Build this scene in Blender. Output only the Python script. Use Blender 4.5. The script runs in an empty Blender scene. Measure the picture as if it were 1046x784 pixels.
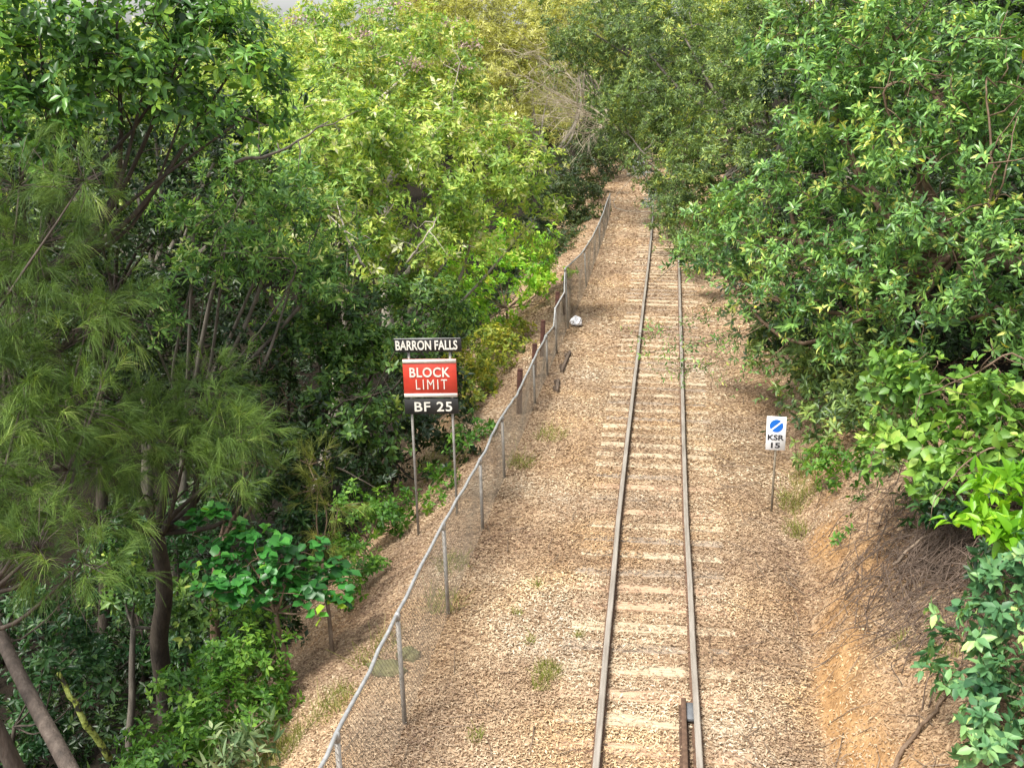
import bpy, math, random
import numpy as np
from mathutils import Vector, Matrix

SC = bpy.context.scene
COL = SC.collection

# ------------------------------------------------------------------ tagging
def tag(o, label=None, cat=None, group=None, kind=None):
    if label: o['label'] = label
    if cat: o['category'] = cat
    if group: o['group'] = group
    if kind: o['kind'] = kind
    return o
def empty(name, loc=(0, 0, 0), rot=(0, 0, 0)):
    o = bpy.data.objects.new(name, None); o.empty_display_size = .2
    o.location = loc; o.rotation_euler = rot
    COL.objects.link(o); return o
def link(name, me, mat=None, parent=None, loc=None):
    o = bpy.data.objects.new(name, me)
    if mat is not None:
        for m in (mat if isinstance(mat, (list, tuple)) else [mat]): me.materials.append(m)
    COL.objects.link(o)
    if parent is not None: o.parent = parent
    if loc is not None: o.location = loc
    return o

# ------------------------------------------------------------------ noise, terrain
def sm(a, b, t):
    t = np.clip((np.asarray(t, float) - a) / (b - a), 0, 1); return t * t * (3 - 2 * t)
def _h(ix, iy, s):
    n = (ix * 374761393 + iy * 668265263 + s * 982451653) & 0xffffffff
    n = ((n ^ (n >> 13)) * 1274126177) & 0xffffffff
    return ((n ^ (n >> 16)) & 0xffff) / 65535.0
def vn(x, y, s=0):
    x = np.asarray(x, float); y = np.asarray(y, float)
    ix = np.floor(x).astype(np.int64); iy = np.floor(y).astype(np.int64)
    fx = x - ix; fy = y - iy; fx = fx * fx * (3 - 2 * fx); fy = fy * fy * (3 - 2 * fy)
    a = _h(ix, iy, s); b = _h(ix + 1, iy, s); c = _h(ix, iy + 1, s); d = _h(ix + 1, iy + 1, s)
    return (a * (1 - fx) + b * fx) * (1 - fy) + (c * (1 - fx) + d * fx) * fy
def fbm(x, y, s=0, o=3):
    r = 0; a = .5; f = 1
    for k in range(o): r = r + a * vn(x * f, y * f, s + k); a *= .5; f *= 2.03
    return r / (1 - .5 ** o)
def tc(y):
    y = np.asarray(y, float)
    a = np.clip(y - 48, 0, 15); b = np.clip(y - 63, 0, None)
    return -(a * a / 800. + .0375 * b + b * b / 240.)
def tk(y): return tc(y) + np.interp(np.asarray(y, float), [8, 17, 26, 34, 40, 48, 54, 60, 70], [.265, .25, .31, .37, .41, .43, .42, .36, .35])
def toe_of(y): return 2.1 + .07 * np.clip(np.asarray(y, float) - 10, 0, 14)
def gz0(x, y):
    x = np.asarray(x, float); y = np.asarray(y, float)
    u = x - tc(y)
    d = np.clip(-2.75 - u, 0, None)
    depth = 7.5 - 3.5 * sm(30, 60, y)
    zl = -depth * (1 - np.exp(-np.power(d / (depth * .95), 1.3)))
    zl = zl + 7 * sm(16, 45, d)
    toe = toe_of(y)
    e = np.clip(u - toe, 0, None)
    zr = 3.2 * (1 - np.exp(-e * .75 / 3.2 * 1.1)) + .12 * np.minimum(e, 40)
    ditch = -.1 * np.exp(-((u - toe + .1) / .3) ** 2)
    return -.14 + zl + zr + ditch + 3.5 * sm(85, 150, y)
def gz(x, y):
    x = np.asarray(x, float); y = np.asarray(y, float)
    u = x - tc(y); toe = toe_of(y)
    rough = .25 + 1.0 * sm(1.4, 3.0, u) + .9 * sm(2.4, 3.4, -u)
    e = np.clip(u - toe + .3, 0, 1)
    g = gz0(x, y) + rough * (.09 * (fbm(x * .9, y * .9, 3) - .5) + .05 * (vn(x * 4.1, y * 4.1, 9) - .5))
    g = g + e * .22 * (fbm(x * 2.3, y * 1.6, 21) - .5) + e * .12 * (np.abs(vn(x * 5, y * 3.1, 31) - .5)) + e * .05 * (vn(x * 9, y * 8, 33) - .5)
    # slight heap of litter on either side of the rails
    return g

# ------------------------------------------------------------------ mesh assembly (numpy)
def np_mesh(name, verts, loops, starts, tint=None, attr='tint', smooth=False, extra=None):
    me = bpy.data.meshes.new(name)
    verts = np.ascontiguousarray(verts, np.float32)
    me.vertices.add(len(verts)); me.vertices.foreach_set('co', verts.ravel())
    me.loops.add(len(loops)); me.loops.foreach_set('vertex_index', np.ascontiguousarray(loops, np.int32))
    me.polygons.add(len(starts)); me.polygons.foreach_set('loop_start', np.ascontiguousarray(starts, np.int32))
    if tint is not None:
        a = me.attributes.new(attr, 'FLOAT', 'POINT'); a.data.foreach_set('value', np.ascontiguousarray(tint, np.float32))
    for k, v in (extra or {}).items():
        a = me.attributes.new(k, 'FLOAT', 'POINT'); a.data.foreach_set('value', np.ascontiguousarray(v, np.float32))
    me.update(calc_edges=True)
    if smooth: me.polygons.foreach_set('use_smooth', np.ones(len(starts), bool))
    return me
def unit(v): return v / np.maximum(np.linalg.norm(v, axis=-1, keepdims=True), 1e-9)

BROAD_T = np.array([[0, 0], [.36, 0], [.72, 0], [1, 0], [.34, -.5], [.7, -.36], [.34, .5], [.7, .36]])
BROAD_F = [(0, 1, 4), (1, 2, 5, 4), (2, 3, 5), (0, 6, 1), (1, 6, 7, 2), (2, 7, 3)]
LITE_T = np.array([[0, 0], [.42, -.5], [1, 0], [.42, .5]])
LITE_F = [(0, 1, 2), (0, 2, 3)]
ROUND_T = np.array([[0, 0], [.36, 0], [.72, 0], [1, 0], [.12, -.42], [.72, -.42], [.12, .42], [.72, .42]])
def leaves(P, D, N, L, Wd, tint, rng, kind='broad', fold=.22, droop=.18):
    n = len(P)
    T = {'broad': BROAD_T, 'lite': LITE_T, 'round': ROUND_T}[kind]
    F = LITE_F if kind == 'lite' else BROAD_F
    S = np.cross(D, N)
    t = T[:, 0][None, :, None]; s = T[:, 1][None, :, None]
    L_ = L[:, None, None]; W_ = Wd[:, None, None]
    fo = (fold * (.6 + .8 * rng.random(n)))[:, None, None]
    dr = (droop * (.3 + 1.4 * rng.random(n)))[:, None, None]
    V = P[:, None, :] + D[:, None, :] * (t * L_) + S[:, None, :] * (s * W_) + N[:, None, :] * (np.abs(s) * 2 * fo * W_ - dr * L_ * t * t)
    k = len(T)
    fl = np.concatenate([np.array(f) for f in F]); cnt = np.array([len(f) for f in F])
    loops = (np.arange(n)[:, None] * k + fl[None, :]).ravel()
    st = np.concatenate([[0], np.cumsum(cnt)[:-1]])
    starts = (np.arange(n)[:, None] * len(fl) + st[None, :]).ravel()
    return V.reshape(-1, 3), loops, starts, np.repeat(tint, k)
def strips(P, D, L, w, bend, tint, rng, seg=3):
    """thin bending needles; bend is a vector added quadratically along the needle"""
    n = len(P)
    side = unit(np.cross(D, unit(rng.normal(size=(n, 3)))))
    ts = np.linspace(0, 1, seg + 1)
    V = np.zeros((n, (seg + 1) * 2, 3))
    for i, t in enumerate(ts):
        c = P + D * (L * t)[:, None] + bend * (t * t * L)[:, None]
        ww = w * (1 - .6 * t)
        V[:, 2 * i] = c - side * ww[:, None] / 2; V[:, 2 * i + 1] = c + side * ww[:, None] / 2
    k = (seg + 1) * 2
    fl = np.concatenate([[2 * i, 2 * i + 1, 2 * i + 3, 2 * i + 2] for i in range(seg)])
    loops = (np.arange(n)[:, None] * k + fl[None, :]).ravel()
    starts = np.arange(n * seg) * 4
    return V.reshape(-1, 3), loops, starts, np.repeat(tint, k)
def merge(parts):
    V = []; Lp = []; S = []; T = []; nv = nl = 0
    for v, l, s, t in parts:
        V.append(v); Lp.append(l + nv); S.append(s + nl); T.append(t); nv += len(v); nl += len(l)
    return np.concatenate(V), np.concatenate(Lp), np.concatenate(S), np.concatenate(T)
def tube(path, radii, sides=6, tint=.5, cap=True):
    path = np.asarray(path, float); radii = np.asarray(radii, float); m = len(path)
    tg = np.gradient(path, axis=0); tg = unit(tg)
    ref = np.array([0, 0, 1.]) if abs(tg[0][2]) < .9 else np.array([1., 0, 0])
    V = []; u = unit(np.cross(tg[0], ref))
    ang = np.arange(sides) * 2 * math.pi / sides
    for i in range(m):
        u = unit(u - tg[i] * (u @ tg[i])); v = np.cross(tg[i], u)
        V.append(path[i] + radii[i] * (np.cos(ang)[:, None] * u + np.sin(ang)[:, None] * v))
    V = np.concatenate(V)
    loops = []; cnt = []
    for i in range(m - 1):
        for j in range(sides):
            a = i * sides + j; b = i * sides + (j + 1) % sides
            loops += [a, b, b + sides, a + sides]; cnt.append(4)
    if cap:
        loops += list(range(sides))[::-1]; cnt.append(sides)
        loops += list(range((m - 1) * sides, m * sides)); cnt.append(sides)
    starts = np.concatenate([[0], np.cumsum(cnt)[:-1]])
    return V, np.array(loops), starts, np.full(len(V), tint)
def wavy(a, b, rng, n=6, amp=.06):
    a = np.asarray(a, float); b = np.asarray(b, float); L = np.linalg.norm(b - a)
    t = np.linspace(0, 1, n)[:, None]
    off = rng.normal(size=(n, 3)) * amp * L * .5; off[0] = 0; off[-1] = 0
    return a + (b - a) * t + off * np.sin(t * math.pi)
def smooth_path(pts, n=4):
    pts = np.asarray(pts, float); m = len(pts); out = []
    P = np.concatenate([[2 * pts[0] - pts[1]], pts, [2 * pts[-1] - pts[-2]]])
    for i in range(1, m):
        for t in np.arange(n) / n:
            p0, p1, p2, p3 = P[i - 1], P[i], P[i + 1], P[i + 2]
            out.append(.5 * ((2 * p1) + (p2 - p0) * t + (2 * p0 - 5 * p1 + 4 * p2 - p3) * t * t + (3 * p1 - p0 - 3 * p2 + p3) * t ** 3))
    out.append(pts[-1]); return np.array(out)
class MB:                                                       # boxes with bevelled look + prisms
    def __init__(s): s.parts = []
    def box(s, c, h, rot=None, tint=.5, bev=.0):
        c = np.asarray(c, float); h = np.asarray(h, float)
        if bev > 0:
            b = min(bev, h.min() * .8)
            V = []
            for sx in (-1, 1):
                for sy in (-1, 1):
                    for sz in (-1, 1):
                        sg = np.array([sx, sy, sz])
                        for ax in range(3):
                            q = (h - b) * sg; q[ax] = h[ax] * sg[ax]; V.append(q)
            V = np.array(V)
            import bmesh
            bm = bmesh.new(); [bm.verts.new(v) for v in V]; bmesh.ops.convex_hull(bm, input=bm.verts)
            bmesh.ops.dissolve_limit(bm, angle_limit=.02, verts=bm.verts, edges=bm.edges)
            bm.verts.index_update()
            V = np.array([v.co[:] for v in bm.verts]); F = [[v.index for v in f.verts] for f in bm.faces]; bm.free()
        else:
            V = np.array([[x, y, z] for x in (-1, 1) for y in (-1, 1) for z in (-1, 1)]) * h
            F = [(0, 1, 3, 2), (4, 6, 7, 5), (0, 4, 5, 1), (2, 3, 7, 6), (0, 2, 6, 4), (1, 5, 7, 3)]
        if rot is not None: V = V @ np.array(Matrix(rot).to_3x3()).T
        l = np.concatenate([np.array(f) for f in F]); cnt = [len(f) for f in F]
        s.parts.append((V + c, l, np.concatenate([[0], np.cumsum(cnt)[:-1]]), np.full(len(V), tint))); return s
    def tube(s, path, r, sides=10, tint=.5):
        path = np.asarray(path, float)
        s.parts.append(tube(path, np.full(len(path), r) if np.isscalar(r) else r, sides, tint)); return s
    def mesh(s, name, smooth=False): return np_mesh(name, *merge(s.parts), smooth=smooth)
    def build(s, name, mat, parent=None, smooth=False): return link(name, s.mesh(name, smooth), mat, parent)

# ------------------------------------------------------------------ materials
def mat_new(name):
    m = bpy.data.materials.new(name); m.use_nodes = True; nt = m.node_tree; nt.nodes.clear()
    out = nt.nodes.new('ShaderNodeOutputMaterial'); return m, nt, out
def nd(nt, t, **kw):
    n = nt.nodes.new(t)
    for k, v in kw.items():
        if k in n.inputs.keys(): n.inputs[k].default_value = v
        else: setattr(n, k, v)
    return n
def ramp(nt, stops, fac, interp='LINEAR'):
    r = nt.nodes.new('ShaderNodeValToRGB'); r.color_ramp.interpolation = interp
    e = r.color_ramp.elements
    while len(e) < len(stops): e.new(.5)
    for i, (p, c) in enumerate(stops): e[i].position = p; e[i].color = (*c, 1)
    nt.links.new(fac, r.inputs['Fac']); return r
def leaf_mat(name, stops, rough=.45, trans=.35, spec=.4, tcol=(1.25, 1.15, .6), patch=None):
    m, nt, out = mat_new(name); L = nt.links.new
    a = nd(nt, 'ShaderNodeAttribute', attribute_name='tint')
    r = ramp(nt, stops, a.outputs['Fac'])
    p = nd(nt, 'ShaderNodeBsdfPrincipled', Roughness=rough); p.inputs['Specular IOR Level'].default_value = spec
    col = r.outputs['Color']
    if patch:                                                    # weathering differs from patch to patch
        tc_ = nd(nt, 'ShaderNodeTexCoord'); pn = nd(nt, 'ShaderNodeTexNoise', Scale=patch[0], Detail=3); L(tc_.outputs['Object'], pn.inputs['Vector'])
        pr = ramp(nt, patch[1], pn.outputs['Fac']); pm = nd(nt, 'ShaderNodeMix', data_type='RGBA', blend_type='MULTIPLY'); pm.inputs[0].default_value = 1
        L(col, pm.inputs[6]); L(pr.outputs['Color'], pm.inputs[7]); col = pm.outputs[2]
    L(col, p.inputs['Base Color'])
    mul = nd(nt, 'ShaderNodeMix', data_type='RGBA', blend_type='MULTIPLY'); mul.inputs[0].default_value = 1
    L(r.outputs['Color'], mul.inputs[6]); mul.inputs[7].default_value = (*tcol, 1)
    t = nd(nt, 'ShaderNodeBsdfTranslucent'); L(mul.outputs[2], t.inputs['Color'])
    mx = nd(nt, 'ShaderNodeMixShader'); mx.inputs[0].default_value = trans
    L(p.outputs[0], mx.inputs[1]); L(t.outputs[0], mx.inputs[2]); L(mx.outputs[0], out.inputs['Surface'])
    return m
def noise_mat(name, stops, scale=8, rough=.8, stretch=(1, 1, 1), bump=.2, bscale=None, metal=0, detail=6, spec=.3):
    m, nt, out = mat_new(name); L = nt.links.new
    co = nd(nt, 'ShaderNodeTexCoord'); mp = nd(nt, 'ShaderNodeMapping'); mp.inputs['Scale'].default_value = stretch
    L(co.outputs['Object'], mp.inputs['Vector'])
    n = nd(nt, 'ShaderNodeTexNoise', Scale=scale, Detail=detail, Roughness=.65); L(mp.outputs[0], n.inputs['Vector'])
    r = ramp(nt, stops, n.outputs['Fac'])
    p = nd(nt, 'ShaderNodeBsdfPrincipled', Roughness=rough, Metallic=metal); p.inputs['Specular IOR Level'].default_value = spec
    L(r.outputs['Color'], p.inputs['Base Color'])
    if bump:
        n2 = nd(nt, 'ShaderNodeTexNoise', Scale=bscale or scale * 3, Detail=4); L(mp.outputs[0], n2.inputs['Vector'])
        b = nd(nt, 'ShaderNodeBump', Strength=bump, Distance=.02); L(n2.outputs['Fac'], b.inputs['Height']); L(b.outputs[0], p.inputs['Normal'])
    L(p.outputs[0], out.inputs['Surface']); return m

M = {}
M['bark_grey'] = noise_mat('bark_grey', [(.3, (.06, .05, .04)), (.6, (.16, .14, .11)), (.8, (.26, .25, .21))], 7, stretch=(1, 1, .25), bump=.6)
M['bark_dark'] = noise_mat('bark_dark', [(.3, (.025, .02, .015)), (.6, (.07, .055, .04)), (.8, (.13, .12, .09))], 9, stretch=(1, 1, .3), bump=.8)
M['bark_brown'] = noise_mat('bark_brown', [(.3, (.08, .05, .03)), (.55, (.17, .115, .075)), (.8, (.28, .21, .15))], 10, stretch=(1, 1, .3), bump=.7)
M['bark_shade'] = noise_mat('bark_shade', [(.3, (.04, .032, .026)), (.55, (.09, .07, .056)), (.8, (.17, .14, .115))], 10, stretch=(1, 1, .3), bump=.8)
M['bark_pale'] = noise_mat('bark_pale', [(.3, (.16, .14, .11)), (.6, (.38, .34, .27)), (.8, (.55, .5, .42))], 6, stretch=(1, 1, .4), bump=.4)
M['dead_wood'] = noise_mat('dead_wood', [(.3, (.34, .28, .2)), (.6, (.56, .48, .36)), (.8, (.66, .58, .46))], 8, stretch=(1, 1, .3), bump=.4)
M['twig'] = noise_mat('twig', [(.3, (.09, .065, .045)), (.6, (.24, .18, .13)), (.8, (.42, .34, .26))], 5, bump=.3)
M['root'] = noise_mat('dry_root', [(.3, (.05, .036, .026)), (.6, (.14, .1, .075)), (.8, (.28, .22, .17))], 3, bump=.3)
M['lichen'] = noise_mat('lichen', [(.4, (.04, .035, .025)), (.47, (.1, .12, .03)), (.52, (.36, .42, .08)), (.7, (.55, .62, .22))], 9, bump=.6)
G = lambda *c: [(p, q) for p, q in c]
STY = {
 # kind, L, W, tint ramp, rough, translucency, clump radius, coverage, leaves per twig, splay, gravity
 'dark_big': dict(L=.21, W=.085, cols=G((0, (.012, .04, .012)), (.5, (.03, .095, .022)), (.85, (.06, .16, .03)), (1, (.14, .28, .04))), rough=.32, tr=.3, cr=.34, cov=1.1, k=7, splay=(50, 85), g=.45),
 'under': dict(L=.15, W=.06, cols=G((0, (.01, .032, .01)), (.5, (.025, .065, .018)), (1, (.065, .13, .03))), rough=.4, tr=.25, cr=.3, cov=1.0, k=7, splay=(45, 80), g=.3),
 'narrow': dict(L=.17, W=.045, cols=G((0, (.02, .06, .015)), (.45, (.06, .16, .03)), (.8, (.13, .26, .05)), (1, (.28, .38, .11))), rough=.4, tr=.35, cr=.26, cov=.85, k=8, splay=(40, 75), g=.15),
 'light': dict(L=.19, W=.075, cols=G((0, (.05, .12, .02)), (.4, (.12, .25, .035)), (.8, (.2, .36, .05)), (1, (.4, .5, .16))), rough=.45, tr=.4, cr=.42, cov=1.25, k=7, splay=(45, 80), g=.2),
 'flower': dict(L=.27, W=.1, cols=G((0, (.06, .14, .025)), (.4, (.14, .28, .045)), (.8, (.24, .4, .06)), (1, (.42, .5, .14))), rough=.45, tr=.4, cr=.6, cov=1.25, k=7, splay=(45, 85), g=.2),
 'olive': dict(L=.3, W=.06, cols=G((0, (.09, .1, .025)), (.45, (.22, .25, .05)), (.85, (.34, .36, .09)), (1, (.5, .45, .16))), rough=.5, tr=.4, cr=.7, cov=.95, k=8, splay=(30, 80), g=.35),
 'sapling': dict(L=.17, W=.09, cols=G((0, (.07, .2, .02)), (.5, (.16, .38, .035)), (1, (.3, .52, .07))), rough=.45, tr=.45, cr=.3, cov=1.2, k=8, splay=(50, 85), g=.25),
 'yellow': dict(L=.12, W=.055, cols=G((0, (.06, .12, .02)), (.5, (.16, .22, .03)), (1, (.34, .34, .05))), rough=.5, tr=.4, cr=.22, cov=1.3, k=7, splay=(40, 80), g=.15),
 'dark_fine': dict(L=.22, W=.075, cols=G((0, (.014, .035, .012)), (.5, (.035, .075, .022)), (1, (.1, .15, .04))), rough=.45, tr=.25, cr=.4, cov=1.2, k=7, splay=(40, 80), g=.25),
 'mid': dict(L=.15, W=.06, cols=G((0, (.02, .06, .016)), (.45, (.05, .13, .03)), (.85, (.1, .21, .045)), (1, (.22, .33, .08))), rough=.4, tr=.35, cr=.3, cov=1.15, k=7, splay=(45, 80), g=.2),
 'fern': dict(L=.11, W=.045, cols=G((0, (.03, .1, .015)), (.5, (.07, .2, .028)), (1, (.16, .33, .05))), rough=.5, tr=.4, cr=.2, cov=1.3, k=9, splay=(50, 88), g=.2),
 'round': dict(L=.155, W=.15, up=2.6, kind='round', cols=G((0, (.014, .08, .018)), (.5, (.025, .15, .03)), (.9, (.05, .22, .035)), (1, (.2, .4, .03))), rough=.38, tr=.3, cr=.2, cov=1.1, k=5, splay=(60, 95), g=.15),
 'grey': dict(L=.22, W=.05, cols=G((0, (.04, .09, .035)), (.5, (.1, .17, .085)), (1, (.22, .29, .18))), rough=.5, tr=.3, cr=.16, cov=1.1, k=9, splay=(40, 85), g=.3),
 'dark_mid': dict(L=.16, W=.055, cols=G((0, (.012, .05, .016)), (.5, (.03, .1, .03)), (1, (.07, .17, .05))), rough=.4, tr=.3, cr=.22, cov=1.2, k=9, splay=(45, 85), g=.25),
 'rosette': dict(L=.16, W=.049, cols=G((0, (.022, .06, .02)), (.4, (.05, .125, .034)), (.8, (.1, .21, .05)), (.975, (.23, .36, .08)), (.985, (.45, .2, .02)), (1, (.5, .26, .03))), rough=.3, tr=.3, cr=.27, cov=.95, k=9, splay=(40, 85), g=.16),
 'fine': dict(L=.17, W=.05, cols=G((0, (.02, .045, .018)), (.45, (.05, .1, .032)), (.85, (.095, .165, .048)), (.99, (.2, .26, .07)), (1, (.4, .28, .05))), rough=.4, tr=.3, cr=.42, cov=1.25, k=8, splay=(40, 80), g=.3),
 'silver': dict(L=.2, W=.07, cols=G((0, (.16, .2, .18)), (.5, (.3, .35, .33)), (1, (.5, .54, .54))), rough=.4, tr=.2, cr=.25, cov=.9, k=7, splay=(40, 80), g=.3),
 'broad': dict(L=.185, W=.105, cols=G((0, (.035, .09, .016)), (.5, (.085, .18, .03)), (.85, (.14, .25, .045)), (1, (.24, .34, .08))), rough=.42, tr=.35, cr=.2, cov=1.15, k=6, splay=(45, 85), g=.35),
 'lime': dict(L=.25, W=.085, cols=G((0, (.07, .26, .015)), (.5, (.14, .42, .02)), (1, (.26, .56, .04))), rough=.38, tr=.45, cr=.15, cov=1.2, k=8, splay=(40, 80), g=.3),
 'blue': dict(L=.152, W=.074, cols=G((0, (.02, .08, .04)), (.5, (.045, .15, .075)), (.85, (.09, .23, .11)), (1, (.18, .34, .15))), rough=.42, tr=.3, cr=.15, cov=1.1, k=8, splay=(50, 85), g=.4),
 'needle': dict(L=.26, W=.0045, kind='needle', cols=G((0, (.03, .065, .012)), (.5, (.085, .15, .025)), (.85, (.15, .23, .04)), (1, (.26, .32, .09))), rough=.6, tr=.3, cr=.2, cov=1, k=44, splay=(8, 40), g=.5),
 'needle_thin': dict(L=.22, W=.005, kind='needle', cols=G((0, (.05, .075, .012)), (.5, (.12, .17, .025)), (1, (.24, .26, .06))), rough=.6, tr=.3, cr=.2, cov=.45, k=36, splay=(8, 45), g=.4),
 'wood': dict(L=.5, W=.22, cols=G((0, (.04, .085, .022)), (.45, (.11, .2, .04)), (.85, (.2, .31, .065)), (1, (.34, .4, .13))), rough=.5, tr=.35, cr=1.0, cov=1.05, k=7, splay=(40, 85), g=.2),
}
GAIN = {'lime': 1.1, 'silver': 1.0, 'flower': 1.7, 'wood': 1.75, 'light': 1.65, 'olive': 1.85, 'needle': 1.1, 'needle_thin': 1.1, 'fern': 1.05, 'round': 1.35, 'fine': 1.7, 'rosette': 1.55, 'yellow': 1.2, 'under': .6, 'dark_mid': .7, 'mid': 1.1, 'narrow': 1.5, 'dark_fine': 1.0}  # under and dark_mid lowered: deep canopy shade put into their leaf colour
LIFT = {'needle': (1.27, 1.27, 1.3), 'needle_thin': (1.25, 1.1, 1.2), 'round': (1.6, 1.15, 1.0), 'lime': (1.4, 1.0, 1.0), 'blue': (2.0, 1.35, 1.0), 'silver': (1, 1, 1), 'wood': (1.7, 1.35, 1.7), 'flower': (1.75, 1.3, 1.8), 'light': (1.85, 1.38, 1.9),
        'rosette': (1.85, 1.55, 1.45), 'fine': (1.75, 1.4, 1.15), 'sapling': (1.6, 1.3, 1.3), 'broad': (1.35, 1.3, 1.15), 'dark_big': (2.3, 1.75, 1.4), 'olive': (1.3, 1.2, 1.5), 'yellow': (1.5, 1.35, 1.2), 'narrow': (1.9, 1.5, 1.8), 'mid': (1.7, 1.35, 1.15)}
for k, s in STY.items():
    f_ = LIFT.get(k, (1.5, 1.25, 1.05)); f_ = tuple(v * GAIN.get(k, 1.4) for v in f_); n_ = len(s['cols'])
    s['cols'] = [(p, tuple(min(.68, c * (1 + (f - 1) * (.35 + .65 * min(1, p + .25)))) for c, f in zip(q, f_))) for p, q in s['cols']]
for k, s in STY.items(): M['leaf_' + k] = leaf_mat('leaf_' + k, s['cols'], s['rough'], s['tr'])

# ------------------------------------------------------------------ plants
def shell_points(rng, c, r, n, lo=.62, hi=1.0, sq=.82):
    d = unit(rng.normal(size=(n, 3))); d[:, 2] += .12; d = unit(d)
    rr = r * (lo + (hi - lo) * rng.random(n) ** .6)
    return c + d * rr[:, None] * np.array([1, 1, sq]), d
def lobe_leaves(rng, lobe, st, near, dens):
    c = np.array(lobe[:3]); r = lobe[3]
    L, Wd, k = st['L'], st['W'], st['k']
    area = L * Wd * .62
    n_leaf = st['cov'] * dens * 4 * math.pi * r * r * .85 / area * .72
    n_tw = max(5, int(n_leaf / k))
    K = max(4, int(3.2 * (r / st['cr']) ** 2 * .8))
    cc, cd = shell_points(rng, c, r, K)
    inn = rng.random(K) < .28; cc[inn] = c + (cc[inn] - c) * rng.uniform(.25, .75, inn.sum())[:, None]
    keep = rng.random(K) < .86; cc, cd = cc[keep], cd[keep]; K = len(cc)
    wgt = .4 + rng.random(K) * 1.2; wgt /= wgt.sum()
    idx = rng.choice(K, n_tw, p=wgt)
    off = unit(rng.normal(size=(n_tw, 3))) * (st['cr'] * (.35 + .75 * rng.random(n_tw) ** .5))[:, None]
    off[:, 2] *= .75
    P = cc[idx] + off
    # a few stray sprigs break the outline
    stray = rng.random(n_tw) < .06
    P[stray] += cd[idx[stray]] * (st['cr'] * rng.uniform(.4, 1.2, stray.sum()))[:, None]
    up = st.get('up', .55)
    A = unit(cd[idx] * .55 + unit(off) * .5 + np.array([0, 0, up]) + rng.normal(size=(n_tw, 3)) * .35)
    ctone = rng.normal(size=K) * .13
    return P, A, cc, ctone[idx]
def rosettes(rng, P, A, tone, st, near):
    k = st['k']; n = len(P) * k
    e1 = unit(np.cross(A, unit(rng.normal(size=A.shape)))); e2 = np.cross(A, e1)
    ph = (np.arange(k) * 2.399)[None, :] + rng.random((len(P), 1)) * 6.28 + rng.normal(size=(len(P), k)) * .3
    al = np.radians(rng.uniform(*st['splay'], size=(len(P), k)))
    D = A[:, None] * np.cos(al)[..., None] + (e1[:, None] * np.cos(ph)[..., None] + e2[:, None] * np.sin(ph)[..., None]) * np.sin(al)[..., None]
    D = D.reshape(n, 3) + np.array([0, 0, -1]) * (st['g'] * rng.random(n))[:, None] + rng.normal(size=(n, 3)) * .12
    D = unit(D); Ar = np.repeat(A, k, 0)
    N = Ar + rng.normal(size=(n, 3)) * .3; N = unit(N - D * (N * D).sum(1, keepdims=True))
    stem = st['L'] * .75
    pos = np.repeat(P, k, 0) + Ar * (rng.random(n) * stem - stem * .5)[:, None] + D * .015
    tw_ = np.repeat(rng.uniform(.65, 1.2, len(P)), k); Ls = st['L'] * tw_ * rng.uniform(.6, 1.15, n); Ws = st['W'] * tw_ * rng.uniform(.7, 1.2, n)
    tint = np.clip(.42 + np.repeat(tone, k) + np.repeat(rng.normal(size=len(P)) * .17, k) + rng.normal(size=n) * .17, 0, .965)
    odd = rng.random(n) < .003; tint[odd] = 1
    kind = st.get('kind', 'broad') if near else 'lite'
    return leaves(pos, D, N, Ls, Ws, tint, rng, kind)
def needle_brushes(rng, lobe, st, dens):
    c = np.array(lobe[:3]); r = lobe[3]
    n_tw = int(88 * r * r * dens * st['cov'] / .5) + 6
    K = max(5, int(9 * r / .5))
    cc, cd = shell_points(rng, c, r, K, .35, .95)
    idx = rng.integers(0, K, n_tw)
    P = cc[idx] + rng.normal(size=(n_tw, 3)) * .13
    A = unit(cd[idx] * .8 + np.array([0, 0, .25]) + rng.normal(size=(n_tw, 3)) * .38)
    k = st['k']; n = n_tw * k
    D = unit(np.repeat(A, k, 0) + rng.normal(size=(n, 3)) * .33)
    t = rng.random(n)
    pos = np.repeat(P, k, 0) + np.repeat(A, k, 0) * (t * .2)[:, None]
    L = st['L'] * rng.uniform(.55, 1.25, n)
    bend = np.array([0, 0, -1.]) * (st['g'] * rng.uniform(.3, 1.3, n))[:, None] + rng.normal(size=(n, 3)) * .08
    tint = np.clip(.42 + np.repeat(rng.normal(size=n_tw) * .18, k) + rng.normal(size=n) * .12, 0, 1)
    return strips(pos, D, L, st['W'] * rng.uniform(.8, 1.2, n), bend, tint, rng), cc, P
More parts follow.
